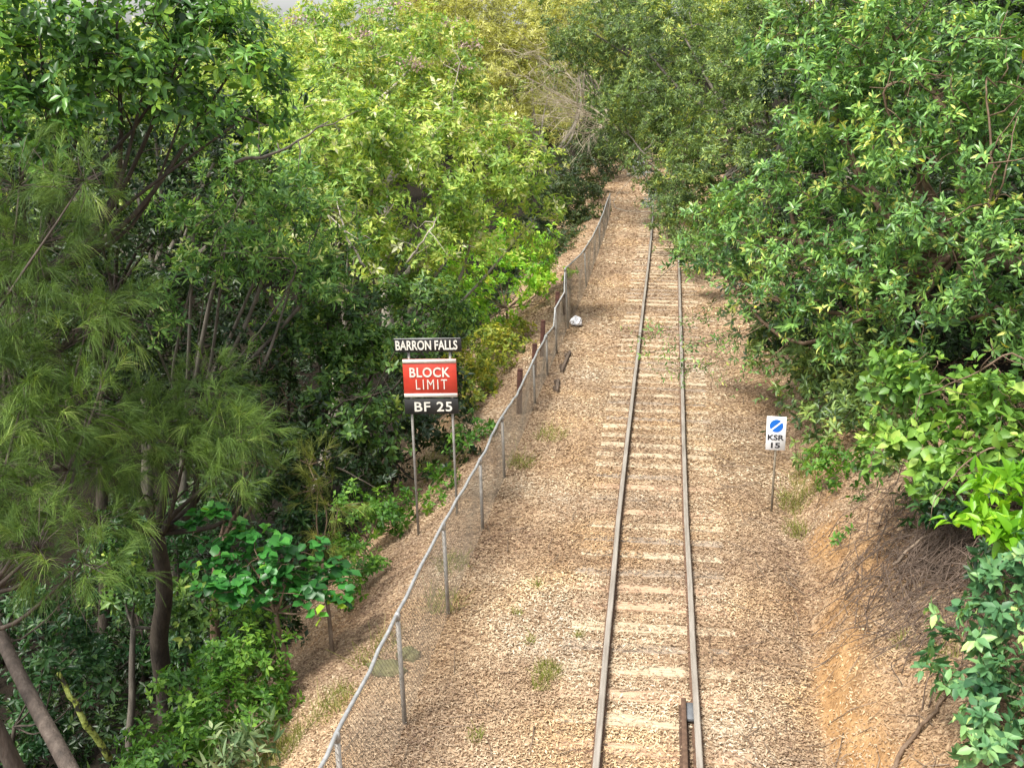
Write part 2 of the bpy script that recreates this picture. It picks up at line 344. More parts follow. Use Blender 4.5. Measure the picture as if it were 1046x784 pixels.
def plant(d):
    rng = np.random.default_rng(d['seed'] * 101 + 7)
    st = STY[d['style']]; lobes = d['lobes']; lz = np.array(lobes)
    bx, by = d['base']; bz = float(gz(bx, by))
    root = empty(d['name'], (bx, by, bz)); tag(root, d['label'], d['cat'], d['group'])
    O = np.array([bx, by, bz])
    near = np.linalg.norm(lz[:, :3] - np.array([.2, 0, 6.8]), axis=1).mean() < 24
    parts = []; wood = []
    mean = lz[:, :3].mean(0)
    lo = lz[:, 2].min()
    if d['fork']: fork = np.array(d['fork'])
    else:
        fz = max(bz + .35 * (mean[2] - bz), lo - .3 * (mean[2] - bz)); fz = min(fz, mean[2] - .1)
        q = (fz - bz) / max(mean[2] - bz, .3)
        fork = np.array([bx + (mean[0] - bx) * q * .6, by + (mean[1] - by) * q * .6, fz])
    tr = d['tr']
    tp = smooth_path(wavy(O - np.array([0, 0, .3]), fork, rng, 5, .018), 4)
    tr_r = np.linspace(tr * 1.12, tr * .66, len(tp)); tr_r[0] *= 1.25
    trunk = tube(tp, tr_r, 10)
    for lb in lobes:
        c = np.array(lb[:3])
        mid = (fork + c) / 2 + np.array([0, 0, -.12 * np.linalg.norm(c - fork)]) + rng.normal(size=3) * .08 * np.linalg.norm(c - fork)
        lp = smooth_path(np.array([fork, mid, c]), 5)
        r0 = tr * .5 * min(1, .35 + lb[3] / (lz[:, 3].max()) * .6)
        wood.append(tube(lp, np.linspace(r0, max(.008, r0 * .3), len(lp)), 6))
        if st.get('kind') == 'needle':
            part, cc, P = needle_brushes(rng, lb, st, d['dens']); parts.append(part)
            for p in P[::2]:
                wood.append(tube(wavy(c, p, rng, 3, .1), [.007, .005, .003], 3))
        else:
            P, A, cc, tone = lobe_leaves(rng, lb, st, near, d['dens'])
            parts.append(rosettes(rng, P, A, tone, st, near))
        nodes = [c] + [q for q in lp[-6:-1]]; order = np.argsort(np.linalg.norm(cc - fork, axis=1))
        for p in cc[order]:
            A_ = np.array(nodes); w_ = np.linalg.norm(A_ - p, axis=1); j = int(np.argmin(w_))
            rr = max(.004, min(r0 * .3, .006 + .01 * w_[j]))
            wood.append(tube(wavy(A_[j], p, rng, 4, .14), np.linspace(rr, rr * .5, 4), 4)); nodes.append(p); nodes.append((A_[j] + p) / 2)
    def shift(m, o=O): return (m[0] - o, *m[1:])
    link('trunk', np_mesh('trunk', *shift(trunk), smooth=True), M[d['bark']], root)
    link('branches', np_mesh('branches', *shift(merge(wood)), smooth=True), M[d['bark']], root)
    for pl in d['limbs']:
        rad = pl[-1]; pts = smooth_path(np.array([fork] + [np.array(q) for q in pl[:-1]]) if np.linalg.norm(np.array(pl[0]) - fork) < 4 else np.array(pl[:-1]), 5)
        n = len(pts); pts = pts + rng.normal(size=pts.shape) * rad * .5
        tw = [tube(pts, np.linspace(rad, rad * .35, n), 6)]
        for i in range(n // 3, n, 2):
            e = pts[i] + unit(rng.normal(size=3) + np.array([0, 0, .3])) * rad * 22
            tw.append(tube(wavy(pts[i], e, rng, 4, .15), np.linspace(rad * .4, rad * .15, 4), 4))
        link('limb', np_mesh('limb', *shift(merge(tw)), smooth=True), M[d['bark']], root)
    m = merge(parts)
    crown = link('crown', np_mesh('crown', *shift(m)), M['leaf_' + d['style']], root)
    for pl in d.get('sprays', ()):
        pts = smooth_path(np.array(pl), 8); n = len(pts); pp = [tube(pts, np.linspace(.009, .003, n), 5)]; lv = []
        for i in range(n // 4, n):
            for q in range(1 + i % 2):
                a_ = unit(pts[min(i + 1, n - 1)] - pts[i - 1] + rng.normal(size=3) * .9 * np.linalg.norm(pts[min(i + 1, n - 1)] - pts[i - 1])); e = pts[i] + a_ * rng.uniform(.1, .4)
                pp.append(tube(wavy(pts[i], e, rng, 3, .1), [.004, .003, .002], 3)); m_ = 5
                lv.append((np.array([e, (e + pts[i]) / 2]), np.array([a_, a_])))
        sp = link('drooping_spray', np_mesh('drooping_spray', *shift(merge(pp)), smooth=True), M[d['bark']], root)
        link('leaves', np_mesh('leaves', *shift(rosettes(rng, np.concatenate([q[0] for q in lv]), np.concatenate([q[1] for q in lv]), np.zeros(len(lv) * 2), dict(st, k=3, L=st['L'] * .62, W=st['W'] * .62), near))), M['leaf_' + d['style']], sp)
    if d['name'] == 'flowering_tree':
        fl = []
        for lb in lobes:
            c = np.array(lb[:3]); 
            for q in range(2):
                dd = unit(np.array([rng.normal() * .6, -abs(rng.normal()) * .7, .5 + rng.random()]))
                p = c + dd * lb[3] * np.array([1, 1, .85])
                n = 40; P = p + rng.normal(size=(n, 3)) * np.array([.28, .28, .1])
                D = unit(rng.normal(size=(n, 3)) + np.array([0, 0, .6])); N = unit(np.cross(D, rng.normal(size=(n, 3))))
                fl.append(leaves(P, D, N, np.full(n, .13), np.full(n, .09), rng.random(n), rng, 'lite'))
        link('blossom', np_mesh('blossom', *shift(merge(fl))), M['blossom'], root)
    return root
M['blossom'] = leaf_mat('blossom', [(0, (.3, .2, .17)), (.5, (.42, .3, .26)), (1, (.55, .42, .36))], .6, .3, tcol=(1.1, 1, 1))

PLANTS = [
 {'name': 'she_oak', 'label': 'feathery needle-leaved she-oak with a straight dark trunk rising beside the round-leaved shrub', 'cat': 'she-oak', 'style': 'needle', 'lobes': [(-5.79, 13.71, 2.52, 0.62), (-6.49, 13.49, 2.08, 0.7), (-5.17, 13.26, 2.15, 0.55), (-6.8, 12.94, 1.78, 0.6), (-5.79, 13.11, 1.91, 0.5), (-5.27, 12.9, 1.67, 0.4), (-4.88, 13.19, 1.78, 0.28), (-6.98, 13.71, 2.34, 0.45)], 'base': (-7.21, 14.73), 'fork': (-6.56, 13.63, 0.46), 'tr': 0.15, 'bark': 'bark_dark', 'group': None, 'limbs': [[(-6.48, 13.48, 0.61), (-5.73, 13.2, 1.47), (-4.84, 13.0, 1.83), 0.018], [(-6.45, 13.24, 1.21), (-6.74, 12.58, 1.25), (-7.07, 12.03, 0.94), 0.018]], 'dens': 1.0, 'sprays': [], 'seed': 1},
 {'name': 'she_oak', 'label': 'wispy she-oak filling the left edge above the thick leaning brown trunk', 'cat': 'she-oak', 'style': 'needle', 'lobes': [(-7.44, 12.75, 5.32, 0.6), (-6.53, 12.58, 5.41, 0.42), (-7.23, 12.67, 4.63, 0.6), (-7.45, 12.25, 3.99, 0.7), (-6.66, 12.74, 3.9, 0.5), (-6.95, 12.34, 3.38, 0.8), (-7.06, 11.55, 2.88, 0.7), (-6.48, 12.01, 2.76, 0.6), (-6.7, 10.99, 2.27, 0.6), (-6.4, 12.94, 3.74, 0.35), (-7.99, 12.44, 4.53, 0.9), (-7.74, 11.52, 3.1, 0.9), (-6.48, 11.43, 2.23, 0.5), (-6.22, 11.49, 1.61, 0.4)], 'base': (-4.09, 8.11), 'fork': (-7.18, 10.57, 1.03), 'tr': 0.1, 'bark': 'bark_shade', 'group': None, 'limbs': [[(-7.19, 10.53, 0.9), (-6.78, 10.95, 1.45), (-6.12, 11.35, 1.8), 0.012], [(-7.04, 10.61, 1.11), (-6.93, 11.41, 2.34), (-6.9, 12.22, 3.29), 0.014], [(-6.74, 10.3, 0.63), (-6.22, 10.68, 1.01), (-6.03, 11.0, 1.29), 0.015], [(-6.35, 10.79, 1.43), (-6.12, 10.61, 1.05), (-5.84, 10.44, 0.74), 0.012]], 'dens': 1.0, 'sprays': [], 'seed': 2},
 {'name': 'she_oak', 'label': 'slender leaning she-oak trunk in the bottom left corner with sparse needles', 'cat': 'she-oak', 'style': 'needle', 'lobes': [(-5.98, 9.85, 1.99, 0.45), (-6.37, 9.8, 1.99, 0.5), (-5.68, 10.13, 1.72, 0.35), (-6.99, 9.89, 2.57, 0.8)], 'base': (-5.89, 9.55), 'fork': (-6.61, 9.27, 1.37), 'tr': 0.11, 'bark': 'bark_shade', 'group': None, 'limbs': [], 'dens': 1.0, 'sprays': [], 'seed': 3},
 {'name': 'rainforest_tree', 'label': 'tall dark glossy tree with big drooping leaves in the top left corner', 'cat': 'tree', 'style': 'dark_big', 'lobes': [(-8.65, 15.76, 7.17, 1.0), (-7.8, 16.44, 7.32, 1.1), (-6.87, 17.09, 7.34, 1.0), (-8.34, 15.55, 6.31, 0.8), (-7.47, 16.55, 6.49, 0.8), (-6.4, 17.13, 6.55, 0.95), (-8.65, 14.92, 5.73, 0.7), (-6.08, 16.78, 5.92, 0.5), (-7.91, 15.95, 6.77, 0.8), (-9.88, 15.48, 6.77, 1.3), (-6.96, 16.7, 6.06, 0.5), (-9.57, 14.96, 5.59, 0.9)], 'base': (-11.6, 16.0), 'fork': (-9.63, 16.06, 3.26), 'tr': 0.17, 'bark': 'bark_dark', 'group': None, 'limbs': [[(-8.81, 16.0, 4.5), (-7.97, 16.41, 5.49), (-6.97, 17.23, 6.77), 0.05]], 'dens': 1.0, 'sprays': [], 'seed': 4},
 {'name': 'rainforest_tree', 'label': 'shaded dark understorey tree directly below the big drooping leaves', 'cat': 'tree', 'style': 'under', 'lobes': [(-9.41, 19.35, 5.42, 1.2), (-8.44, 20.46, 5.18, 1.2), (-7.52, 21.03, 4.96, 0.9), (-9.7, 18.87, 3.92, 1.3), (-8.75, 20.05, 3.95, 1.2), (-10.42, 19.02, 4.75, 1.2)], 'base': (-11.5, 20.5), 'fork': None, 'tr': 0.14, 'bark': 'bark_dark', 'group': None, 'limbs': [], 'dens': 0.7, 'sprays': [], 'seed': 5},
 {'name': 'rainforest_tree', 'label': 'narrow-leaved tree with pale bare twigs left of the light green canopy', 'cat': 'tree', 'style': 'narrow', 'lobes': [(-7.59, 18.28, 4.54, 0.7), (-6.95, 18.89, 4.56, 0.8), (-6.28, 19.51, 4.59, 0.8), (-7.06, 18.11, 3.75, 0.8), (-6.42, 18.74, 3.83, 0.9), (-5.89, 19.94, 4.1, 0.8), (-5.68, 19.69, 3.16, 0.8), (-7.45, 17.48, 3.19, 0.6), (-7.97, 16.83, 2.66, 0.5), (-6.22, 19.05, 3.0, 0.7)], 'base': (-9.3, 19.2), 'fork': None, 'tr': 0.13, 'bark': 'bark_grey', 'group': None, 'limbs': [[(-7.15, 17.65, 3.66), (-6.73, 17.56, 4.24), (-6.55, 17.58, 4.56), 0.012], [(-7.24, 17.37, 4.18), (-6.82, 17.41, 4.47), (-6.74, 17.6, 4.71), 0.01], [(-6.8, 18.13, 5.13), (-6.19, 18.57, 5.26), (-5.54, 19.31, 5.71), 0.035], [(-5.96, 18.29, 3.16), (-6.41, 17.94, 3.59), (-6.95, 17.59, 3.71), 0.02]], 'dens': 1.0, 'sprays': [], 'seed': 6},
 {'name': 'rainforest_tree', 'label': 'broad light green tree with pale limbs behind the station name board', 'cat': 'tree', 'style': 'light', 'lobes': [(-7.58, 25.77, 5.0, 1.3), (-6.47, 26.88, 4.7, 1.5), (-5.27, 28.06, 4.62, 1.5), (-3.95, 29.15, 4.18, 1.3), (-3.24, 29.61, 3.64, 1.0), (-6.99, 25.93, 3.52, 1.3), (-5.6, 27.13, 3.4, 1.4), (-4.33, 28.24, 3.04, 1.3), (-7.5, 25.17, 2.94, 1.0), (-6.03, 25.73, 2.42, 1.1), (-4.84, 26.86, 2.14, 1.0), (-3.13, 29.84, 2.59, 0.8), (-6.84, 26.96, 5.15, 1.0)], 'base': (-8.5, 27.0), 'fork': None, 'tr': 0.2, 'bark': 'bark_pale', 'group': None, 'limbs': [[(-6.27, 24.08, 2.25), (-6.65, 23.97, 3.13), (-6.85, 24.23, 3.74), 0.035], [(-5.39, 24.43, 2.36), (-5.0, 24.42, 2.86), (-4.73, 24.8, 3.33), 0.035], [(-6.65, 23.97, 3.13), (-7.22, 24.32, 3.5), 0.02]], 'dens': 1.0, 'sprays': [], 'seed': 7},
 {'name': 'flowering_tree', 'label': 'bright leafy tree dotted with dusty pink flower heads near the top', 'cat': 'tree', 'style': 'flower', 'lobes': [(-12.44, 42.34, 6.32, 2.2), (-10.8, 44.86, 7.03, 2.4), (-9.08, 45.92, 6.28, 2.2), (-11.32, 42.17, 5.27, 1.8), (-7.87, 45.74, 5.15, 1.9), (-9.36, 43.42, 5.05, 1.8), (-13.48, 44.73, 7.76, 1.9)], 'base': (-10.5, 43.0), 'fork': None, 'tr': 0.24, 'bark': 'bark_pale', 'group': None, 'limbs': [[(-8.03, 43.38, 4.33), (-7.78, 43.73, 5.41), (-7.56, 44.1, 6.59), 0.05]], 'dens': 1.0, 'sprays': [], 'seed': 8},
 {'name': 'olive_tree', 'label': 'loose olive-yellow tree arching at the top centre beyond the dead branches', 'cat': 'tree', 'style': 'olive', 'lobes': [(-10.9, 66.55, 9.35, 2.6), (-12.12, 63.93, 8.14, 2.2), (-7.01, 62.04, 6.59, 2.0), (-8.82, 61.81, 6.59, 2.0), (-5.19, 64.99, 8.65, 2.4), (-6.75, 73.6, 2.94, 2.0), (-8.17, 67.21, 3.26, 2.0), (-9.44, 64.28, 8.14, 2.6), (-7.0, 66.79, 8.45, 2.6), (-4.9, 68.78, 7.12, 2.4), (-7.99, 61.54, 5.34, 2.3), (-6.51, 67.83, 4.64, 2.0), (-8.84, 56.78, 3.81, 1.8), (-7.46, 55.72, 3.17, 1.5), (-4.53, 71.43, 8.83, 2.6), (-11.87, 64.12, 8.65, 2.4)], 'base': (-5.4, 63.0), 'fork': None, 'tr': 0.22, 'bark': 'bark_pale', 'group': None, 'limbs': [], 'dens': 1.0, 'sprays': [], 'seed': 9},
 {'name': 'sapling', 'label': 'vivid lime green sapling on thin bare stems beside the rusty rail posts', 'cat': 'sapling', 'style': 'sapling', 'lobes': [(-4.69, 32.29, 0.92, 0.9), (-3.68, 33.49, 0.97, 0.9), (-3.27, 33.93, 0.51, 0.75), (-5.07, 31.01, 0.3, 0.8), (-4.04, 31.72, 0.47, 0.7), (-5.57, 32.34, 1.47, 0.8), (-4.88, 33.56, 1.73, 0.8), (-2.83, 32.44, 0.59, 0.5), (-3.24, 32.24, 0.09, 0.45), (-3.35, 34.6, 1.0, 0.6), (-5.59, 30.07, 0.89, 0.8), (-4.85, 28.87, 0.08, 0.6), (-4.29, 30.46, -0.12, 0.5)], 'base': (-3.98, 30.63), 'fork': (-4.0, 31.03, -0.1), 'tr': 0.05, 'bark': 'bark_brown', 'group': None, 'limbs': [], 'dens': 1.0, 'sprays': [], 'seed': 10},
 {'name': 'shrub', 'label': 'yellow-green mounded shrub immediately right of the red block board', 'cat': 'shrub', 'style': 'yellow', 'lobes': [(-3.72, 25.27, -0.17, 0.5), (-3.52, 26.89, -0.1, 0.5), (-3.48, 28.49, -0.05, 0.4), (-3.85, 23.71, -0.04, 0.5), (-3.54, 25.34, -0.01, 0.5), (-3.98, 25.9, 0.31, 0.5), (-3.49, 24.21, -0.29, 0.4), (-3.53, 26.94, 0.07, 0.4), (-4.09, 23.81, 0.37, 0.45), (-3.65, 23.13, -0.31, 0.4)], 'base': (-4.6, 25.0), 'fork': None, 'tr': 0.04, 'bark': 'bark_brown', 'group': None, 'limbs': [], 'dens': 1.0, 'sprays': [], 'seed': 11},
 {'name': 'dark_shrub', 'label': 'dark dense shrub overhanging the fence end and leaf covered bank', 'cat': 'shrub', 'style': 'dark_fine', 'lobes': [(-4.2, 54.38, 0.76, 1.5), (-3.39, 49.98, -0.25, 1.2), (-4.17, 46.68, -0.41, 1.2), (-3.57, 58.89, 1.52, 1.6), (-4.72, 50.06, 0.58, 1.4), (-3.39, 42.44, -0.87, 0.8), (-3.44, 65.28, 1.77, 1.6), (-2.67, 67.2, 0.79, 1.0), (-3.39, 56.45, 0.3, 1.1), (-3.11, 51.03, -0.39, 0.7), (-3.27, 45.68, -0.64, 0.7), (-3.69, 43.62, -0.32, 0.9), (-3.63, 39.22, -1.0, 0.5)], 'base': (-5.2, 51.0), 'fork': None, 'tr': 0.08, 'bark': 'bark_dark', 'group': None, 'limbs': [], 'dens': 1.0, 'sprays': [], 'seed': 12},
 {'name': 'rainforest_tree', 'label': 'mid green bushy tree standing just left of the sign', 'cat': 'tree', 'style': 'mid', 'lobes': [(-5.31, 20.97, 1.98, 0.9), (-6.02, 20.33, 1.91, 0.9), (-5.39, 19.66, 1.15, 0.9), (-6.46, 20.93, 2.34, 0.8), (-4.78, 23.07, 1.73, 0.9), (-4.88, 20.32, 1.37, 0.8), (-3.75, 16.55, 2.52, 0.05), (-5.67, 18.94, 0.6, 0.7), (-4.83, 18.52, 0.58, 0.7), (-6.49, 19.67, 1.67, 0.7), (-4.44, 24.01, 1.21, 0.7)], 'base': (-7.6, 21.2), 'fork': None, 'tr': 0.11, 'bark': 'bark_dark', 'group': None, 'limbs': [[(-5.25, 18.15, 0.95), (-4.75, 17.97, 1.2), (-4.24, 17.98, 1.35), 0.02], [(-5.07, 17.67, -0.04), (-4.37, 17.29, -0.21), (-3.99, 17.06, -0.45), 0.02]], 'dens': 1.0, 'sprays': [], 'seed': 13},
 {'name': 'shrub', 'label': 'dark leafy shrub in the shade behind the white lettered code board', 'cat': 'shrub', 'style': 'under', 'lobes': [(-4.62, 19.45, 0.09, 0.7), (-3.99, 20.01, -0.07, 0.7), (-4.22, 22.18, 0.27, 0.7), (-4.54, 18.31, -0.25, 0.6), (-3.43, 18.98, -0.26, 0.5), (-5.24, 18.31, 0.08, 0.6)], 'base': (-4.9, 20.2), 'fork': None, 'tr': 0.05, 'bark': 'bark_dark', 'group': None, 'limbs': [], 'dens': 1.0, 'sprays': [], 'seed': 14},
 {'name': 'shrub', 'label': 'fresh green low shrub at the foot of the sign poles', 'cat': 'shrub', 'style': 'fern', 'lobes': [(-3.1, 19.01, 0.08, 0.26), (-3.31, 17.89, -0.07, 0.28), (-3.02, 20.3, 0.12, 0.26), (-3.45, 17.29, -0.26, 0.22), (-4.21, 16.61, -0.45, 0.42), (-4.62, 16.6, -0.3, 0.4), (-4.08, 17.09, -0.3, 0.35), (-4.51, 15.6, -0.53, 0.35), (-4.07, 15.09, -0.68, 0.3), (-4.29, 14.54, -0.66, 0.25)], 'base': (-4.7, 17.1), 'fork': None, 'tr': 0.03, 'bark': 'bark_brown', 'group': None, 'limbs': [], 'dens': 1.0, 'sprays': [], 'seed': 15},
 {'name': 'sapling', 'label': 'thin she-oak sapling with a single stem on the littered slope', 'cat': 'sapling', 'style': 'needle_thin', 'lobes': [(-4.37, 14.09, 1.05, 0.35), (-4.15, 13.76, 0.54, 0.3), (-4.57, 14.35, 1.3, 0.28), (-4.06, 13.96, 0.83, 0.25)], 'base': (-3.88, 12.85), 'fork': (-4.24, 13.69, 0.35), 'tr': 0.03, 'bark': 'bark_brown', 'group': None, 'limbs': [], 'dens': 1.0, 'sprays': [], 'seed': 16},
 {'name': 'round_leaf_shrub', 'label': 'emerald shrub with large round leaves layered above a leaning brown stem', 'cat': 'shrub', 'style': 'round', 'lobes': [(-5.31, 12.86, 0.87, 0.38), (-4.8, 12.69, 0.77, 0.45), (-4.3, 12.72, 0.65, 0.42), (-4.9, 12.39, 0.5, 0.42), (-4.34, 12.43, 0.38, 0.4), (-3.89, 12.61, 0.46, 0.3), (-5.22, 12.57, 0.53, 0.35), (-3.67, 12.48, 0.26, 0.22)], 'base': (-4.33, 12.39), 'fork': (-4.53, 12.59, -0.06), 'tr': 0.045, 'bark': 'bark_brown', 'group': None, 'limbs': [], 'dens': 1.0, 'sprays': [], 'seed': 17},
 {'name': 'shrub', 'label': 'low bright fern-leaved shrub spreading at the bottom edge below the dark trunk', 'cat': 'shrub', 'style': 'fern', 'lobes': [(-5.24, 11.6, -0.59, 0.5), (-4.85, 11.9, -0.46, 0.5), (-5.22, 10.91, -0.81, 0.45), (-4.71, 11.01, -0.7, 0.5), (-4.46, 11.48, -0.65, 0.42), (-4.47, 12.25, -0.5, 0.4), (-5.46, 10.62, -0.97, 0.4), (-4.96, 12.75, -0.38, 0.4)], 'base': (-5.8, 12.2), 'fork': None, 'tr': 0.03, 'bark': 'bark_brown', 'group': None, 'limbs': [], 'dens': 1.0, 'sprays': [], 'seed': 18},
 {'name': 'shrub', 'label': 'greyish long-leaved shrub at the edge of the litter slope at the bottom', 'cat': 'shrub', 'style': 'grey', 'lobes': [(-4.08, 10.31, -0.51, 0.35), (-4.4, 10.23, -0.61, 0.35), (-4.06, 10.75, -0.42, 0.25)], 'base': (-4.9, 10.4), 'fork': None, 'tr': 0.03, 'bark': 'bark_brown', 'group': None, 'limbs': [], 'dens': 1.0, 'sprays': [], 'seed': 19},
 {'name': 'shrub', 'label': 'small dark shrub in the black hollow beside the leaning trunk', 'cat': 'shrub', 'style': 'dark_mid', 'lobes': [(-7.03, 11.7, -0.17, 0.38), (-7.2, 11.59, -0.46, 0.3), (-6.59, 11.6, -0.69, 0.25), (-6.99, 12.05, -0.43, 0.3)], 'base': (-9.0, 12.7), 'fork': None, 'tr': 0.04, 'bark': 'bark_dark', 'group': None, 'limbs': [], 'dens': 1.0, 'sprays': [], 'seed': 20},
 {'name': 'sapling', 'label': 'pale thin sapling trunk standing between the dark trunk and the leaning one', 'cat': 'sapling', 'style': 'mid', 'lobes': [(-7.43, 14.59, -0.89, 0.5), (-7.75, 14.72, -0.32, 0.5), (-6.79, 15.55, -1.5, 0.5), (-6.93, 15.39, -1.95, 0.5)], 'base': (-7.76, 14.36), 'fork': (-7.56, 14.59, -1.56), 'tr': 0.06, 'bark': 'bark_grey', 'group': None, 'limbs': [], 'dens': 1.0, 'sprays': [], 'seed': 21},
 {'name': 'rainforest_tree', 'label': 'slender tree with a rough brown trunk just right of the dark she-oak trunk', 'cat': 'tree', 'style': 'under', 'lobes': [(-6.83, 16.97, -0.21, 0.7), (-6.28, 17.66, 0.09, 0.8), (-7.34, 18.24, 0.75, 0.9), (-6.29, 18.86, 0.6, 0.9), (-7.12, 19.54, 1.5, 0.9)], 'base': (-7.05, 16.19), 'fork': (-6.93, 16.49, -1.08), 'tr': 0.085, 'bark': 'bark_brown', 'group': None, 'limbs': [], 'dens': 1.0, 'sprays': [], 'seed': 22},
 {'name': 'rainforest_tree', 'label': 'mid-height dark tree deep behind the feathery she-oak', 'cat': 'tree', 'style': 'under', 'lobes': [(-12.45, 22.13, 1.93, 1.6), (-11.02, 22.43, 2.34, 1.6), (-9.96, 22.89, 1.63, 1.5), (-11.27, 20.84, 0.6, 1.5), (-9.89, 21.44, 0.27, 1.4), (-12.66, 20.66, 0.6, 1.6), (-9.07, 23.37, 1.1, 1.4), (-14.31, 23.18, 2.77, 1.8)], 'base': (-14.5, 21.0), 'fork': None, 'tr': 0.16, 'bark': 'bark_dark', 'group': None, 'limbs': [], 'dens': 1.0, 'sprays': [], 'seed': 23},
 {'name': 'rainforest_tree', 'label': 'yellowish sunlit tree seen between the big drooping leaves and the pale canopy', 'cat': 'tree', 'style': 'light', 'lobes': [(-10.78, 31.77, 5.37, 1.6), (-9.99, 32.95, 5.46, 1.5), (-12.1, 34.09, 6.7, 1.8), (-9.53, 29.49, 4.21, 1.4), (-14.42, 31.69, 6.71, 2.0), (-16.05, 31.32, 6.17, 2.0), (-12.57, 30.42, 5.16, 1.6), (-18.0, 32.27, 6.7, 2.0)], 'base': (-15.5, 31.0), 'fork': None, 'tr': 0.2, 'bark': 'bark_grey', 'group': None, 'limbs': [], 'dens': 1.0, 'sprays': [], 'seed': 24},
 {'name': 'shrub', 'label': 'dim leafy bush low in the gully behind the dark trunks', 'cat': 'shrub', 'style': 'dark_mid', 'lobes': [(-9.1, 16.93, -2.92, 0.8), (-9.58, 15.67, -3.39, 0.7), (-7.88, 17.03, -3.09, 0.8), (-9.66, 14.59, -3.45, 0.7), (-6.79, 17.42, -2.25, 0.7), (-6.05, 17.81, -1.25, 0.7), (-10.28, 15.96, -2.12, 0.8), (-6.04, 19.01, -0.78, 0.7), (-6.41, 18.44, -0.77, 0.5), (-9.79, 18.16, -2.01, 0.8), (-8.54, 18.42, -1.66, 0.8)], 'base': (-9.2, 17.8), 'fork': None, 'tr': 0.06, 'bark': 'bark_dark', 'group': None, 'limbs': [], 'dens': 1.0, 'sprays': [], 'seed': 25},
 {'name': 'rainforest_tree', 'label': 'dark rainforest tree on the right bank hidden behind the glossy whorled leaves', 'cat': 'tree', 'style': 'under', 'lobes': [(3.47, 26.69, 3.26, 1.8), (4.59, 26.2, 4.65, 1.8), (5.83, 25.57, 5.54, 1.8), (6.69, 23.61, 5.65, 1.8), (4.72, 23.49, 2.52, 1.5), (6.01, 22.88, 3.44, 1.5), (6.53, 20.83, 3.42, 1.5), (4.39, 28.89, 6.73, 2.0), (5.79, 27.09, 7.15, 2.0), (6.91, 25.24, 7.51, 1.9), (2.54, 25.13, 1.94, 1.2), (3.61, 22.07, 1.79, 1.2), (4.99, 20.63, 1.62, 1.2), (5.94, 19.29, 2.01, 1.2), (4.91, 17.52, 1.8, 0.9), (5.48, 16.06, 1.97, 0.9)], 'base': (9.5, 23.5), 'fork': None, 'tr': 0.16, 'bark': 'bark_dark', 'group': None, 'limbs': [], 'dens': 1.0, 'sprays': [], 'seed': 26},
 {'name': 'dark_shrub', 'label': 'dim shrub growing low behind the bluish green and broad-leaved shrubs', 'cat': 'shrub', 'style': 'dark_mid', 'lobes': [(3.91, 12.84, 1.72, 0.4), (4.17, 11.82, 1.7, 0.4), (3.48, 13.82, 1.29, 0.25), (3.86, 11.75, 1.6, 0.25), (4.12, 10.91, 1.47, 0.4)], 'base': (5.5, 12.3), 'fork': None, 'tr': 0.03, 'bark': 'bark_dark', 'group': None, 'limbs': [], 'dens': 1.0, 'sprays': [], 'seed': 27},
 {'name': 'broad_canopy_tree', 'label': 'large glossy tree with whorled leaves filling the upper right', 'cat': 'tree', 'style': 'rosette', 'lobes': [(2.34, 20.68, 4.75, 1.0), (2.94, 19.55, 5.99, 1.1), (3.81, 18.84, 6.77, 1.1), (4.61, 17.37, 6.77, 1.0), (3.3, 19.23, 4.76, 1.1), (4.05, 17.97, 5.49, 1.1), (4.81, 16.8, 5.46, 1.0), (1.95, 21.34, 3.6, 0.9), (2.84, 19.85, 3.51, 1.0), (3.72, 18.47, 3.76, 1.0), (4.44, 17.24, 4.28, 1.0), (5.1, 16.15, 4.19, 0.9), (2.42, 20.05, 2.59, 0.8), (3.4, 18.7, 2.57, 0.8), (4.19, 17.47, 3.04, 0.8), (4.88, 16.38, 3.3, 0.7), (1.44, 22.42, 3.9, 0.7), (1.22, 22.61, 2.9, 0.6), (1.74, 21.58, 2.71, 0.6), (2.8, 20.42, 7.24, 1.2), (5.73, 17.36, 6.24, 1.3), (5.84, 16.51, 3.3, 1.1), (3.59, 19.51, 7.37, 1.1), (3.59, 20.67, 5.95, 1.2), (4.68, 19.87, 6.3, 1.2)], 'base': (8.2, 18.6), 'fork': (5.12, 18.99, 3.86), 'tr': 0.2, 'bark': 'bark_brown', 'group': None, 'limbs': [[(4.84, 16.85, 3.49), (4.74, 16.51, 5.21), (4.61, 16.87, 6.52), 0.035], [(3.92, 17.6, 4.65), (4.18, 17.33, 5.4), (4.27, 17.34, 6.1), 0.02], [(3.56, 18.28, 6.05), (3.79, 18.23, 6.49), (4.0, 18.34, 6.77), 0.025], [(4.8, 16.34, 4.97), (4.97, 16.46, 6.01), 0.02]], 'dens': 1.0, 'sprays': [[(2.43, 20.0, 2.42), (1.54, 19.15, 2.07), (0.96, 18.58, 1.81), (0.55, 18.31, 1.77)], [(2.59, 19.71, 2.05), (1.96, 18.89, 1.71), (1.46, 18.57, 1.56)], [(1.98, 21.09, 2.72), (1.15, 20.37, 2.44), (0.55, 19.88, 2.12), (-0.06, 19.58, 2.08)], [(2.09, 19.91, 2.25), (1.3, 19.24, 2.12), (0.7, 18.84, 2.08), (0.13, 18.53, 2.01)]], 'seed': 28},
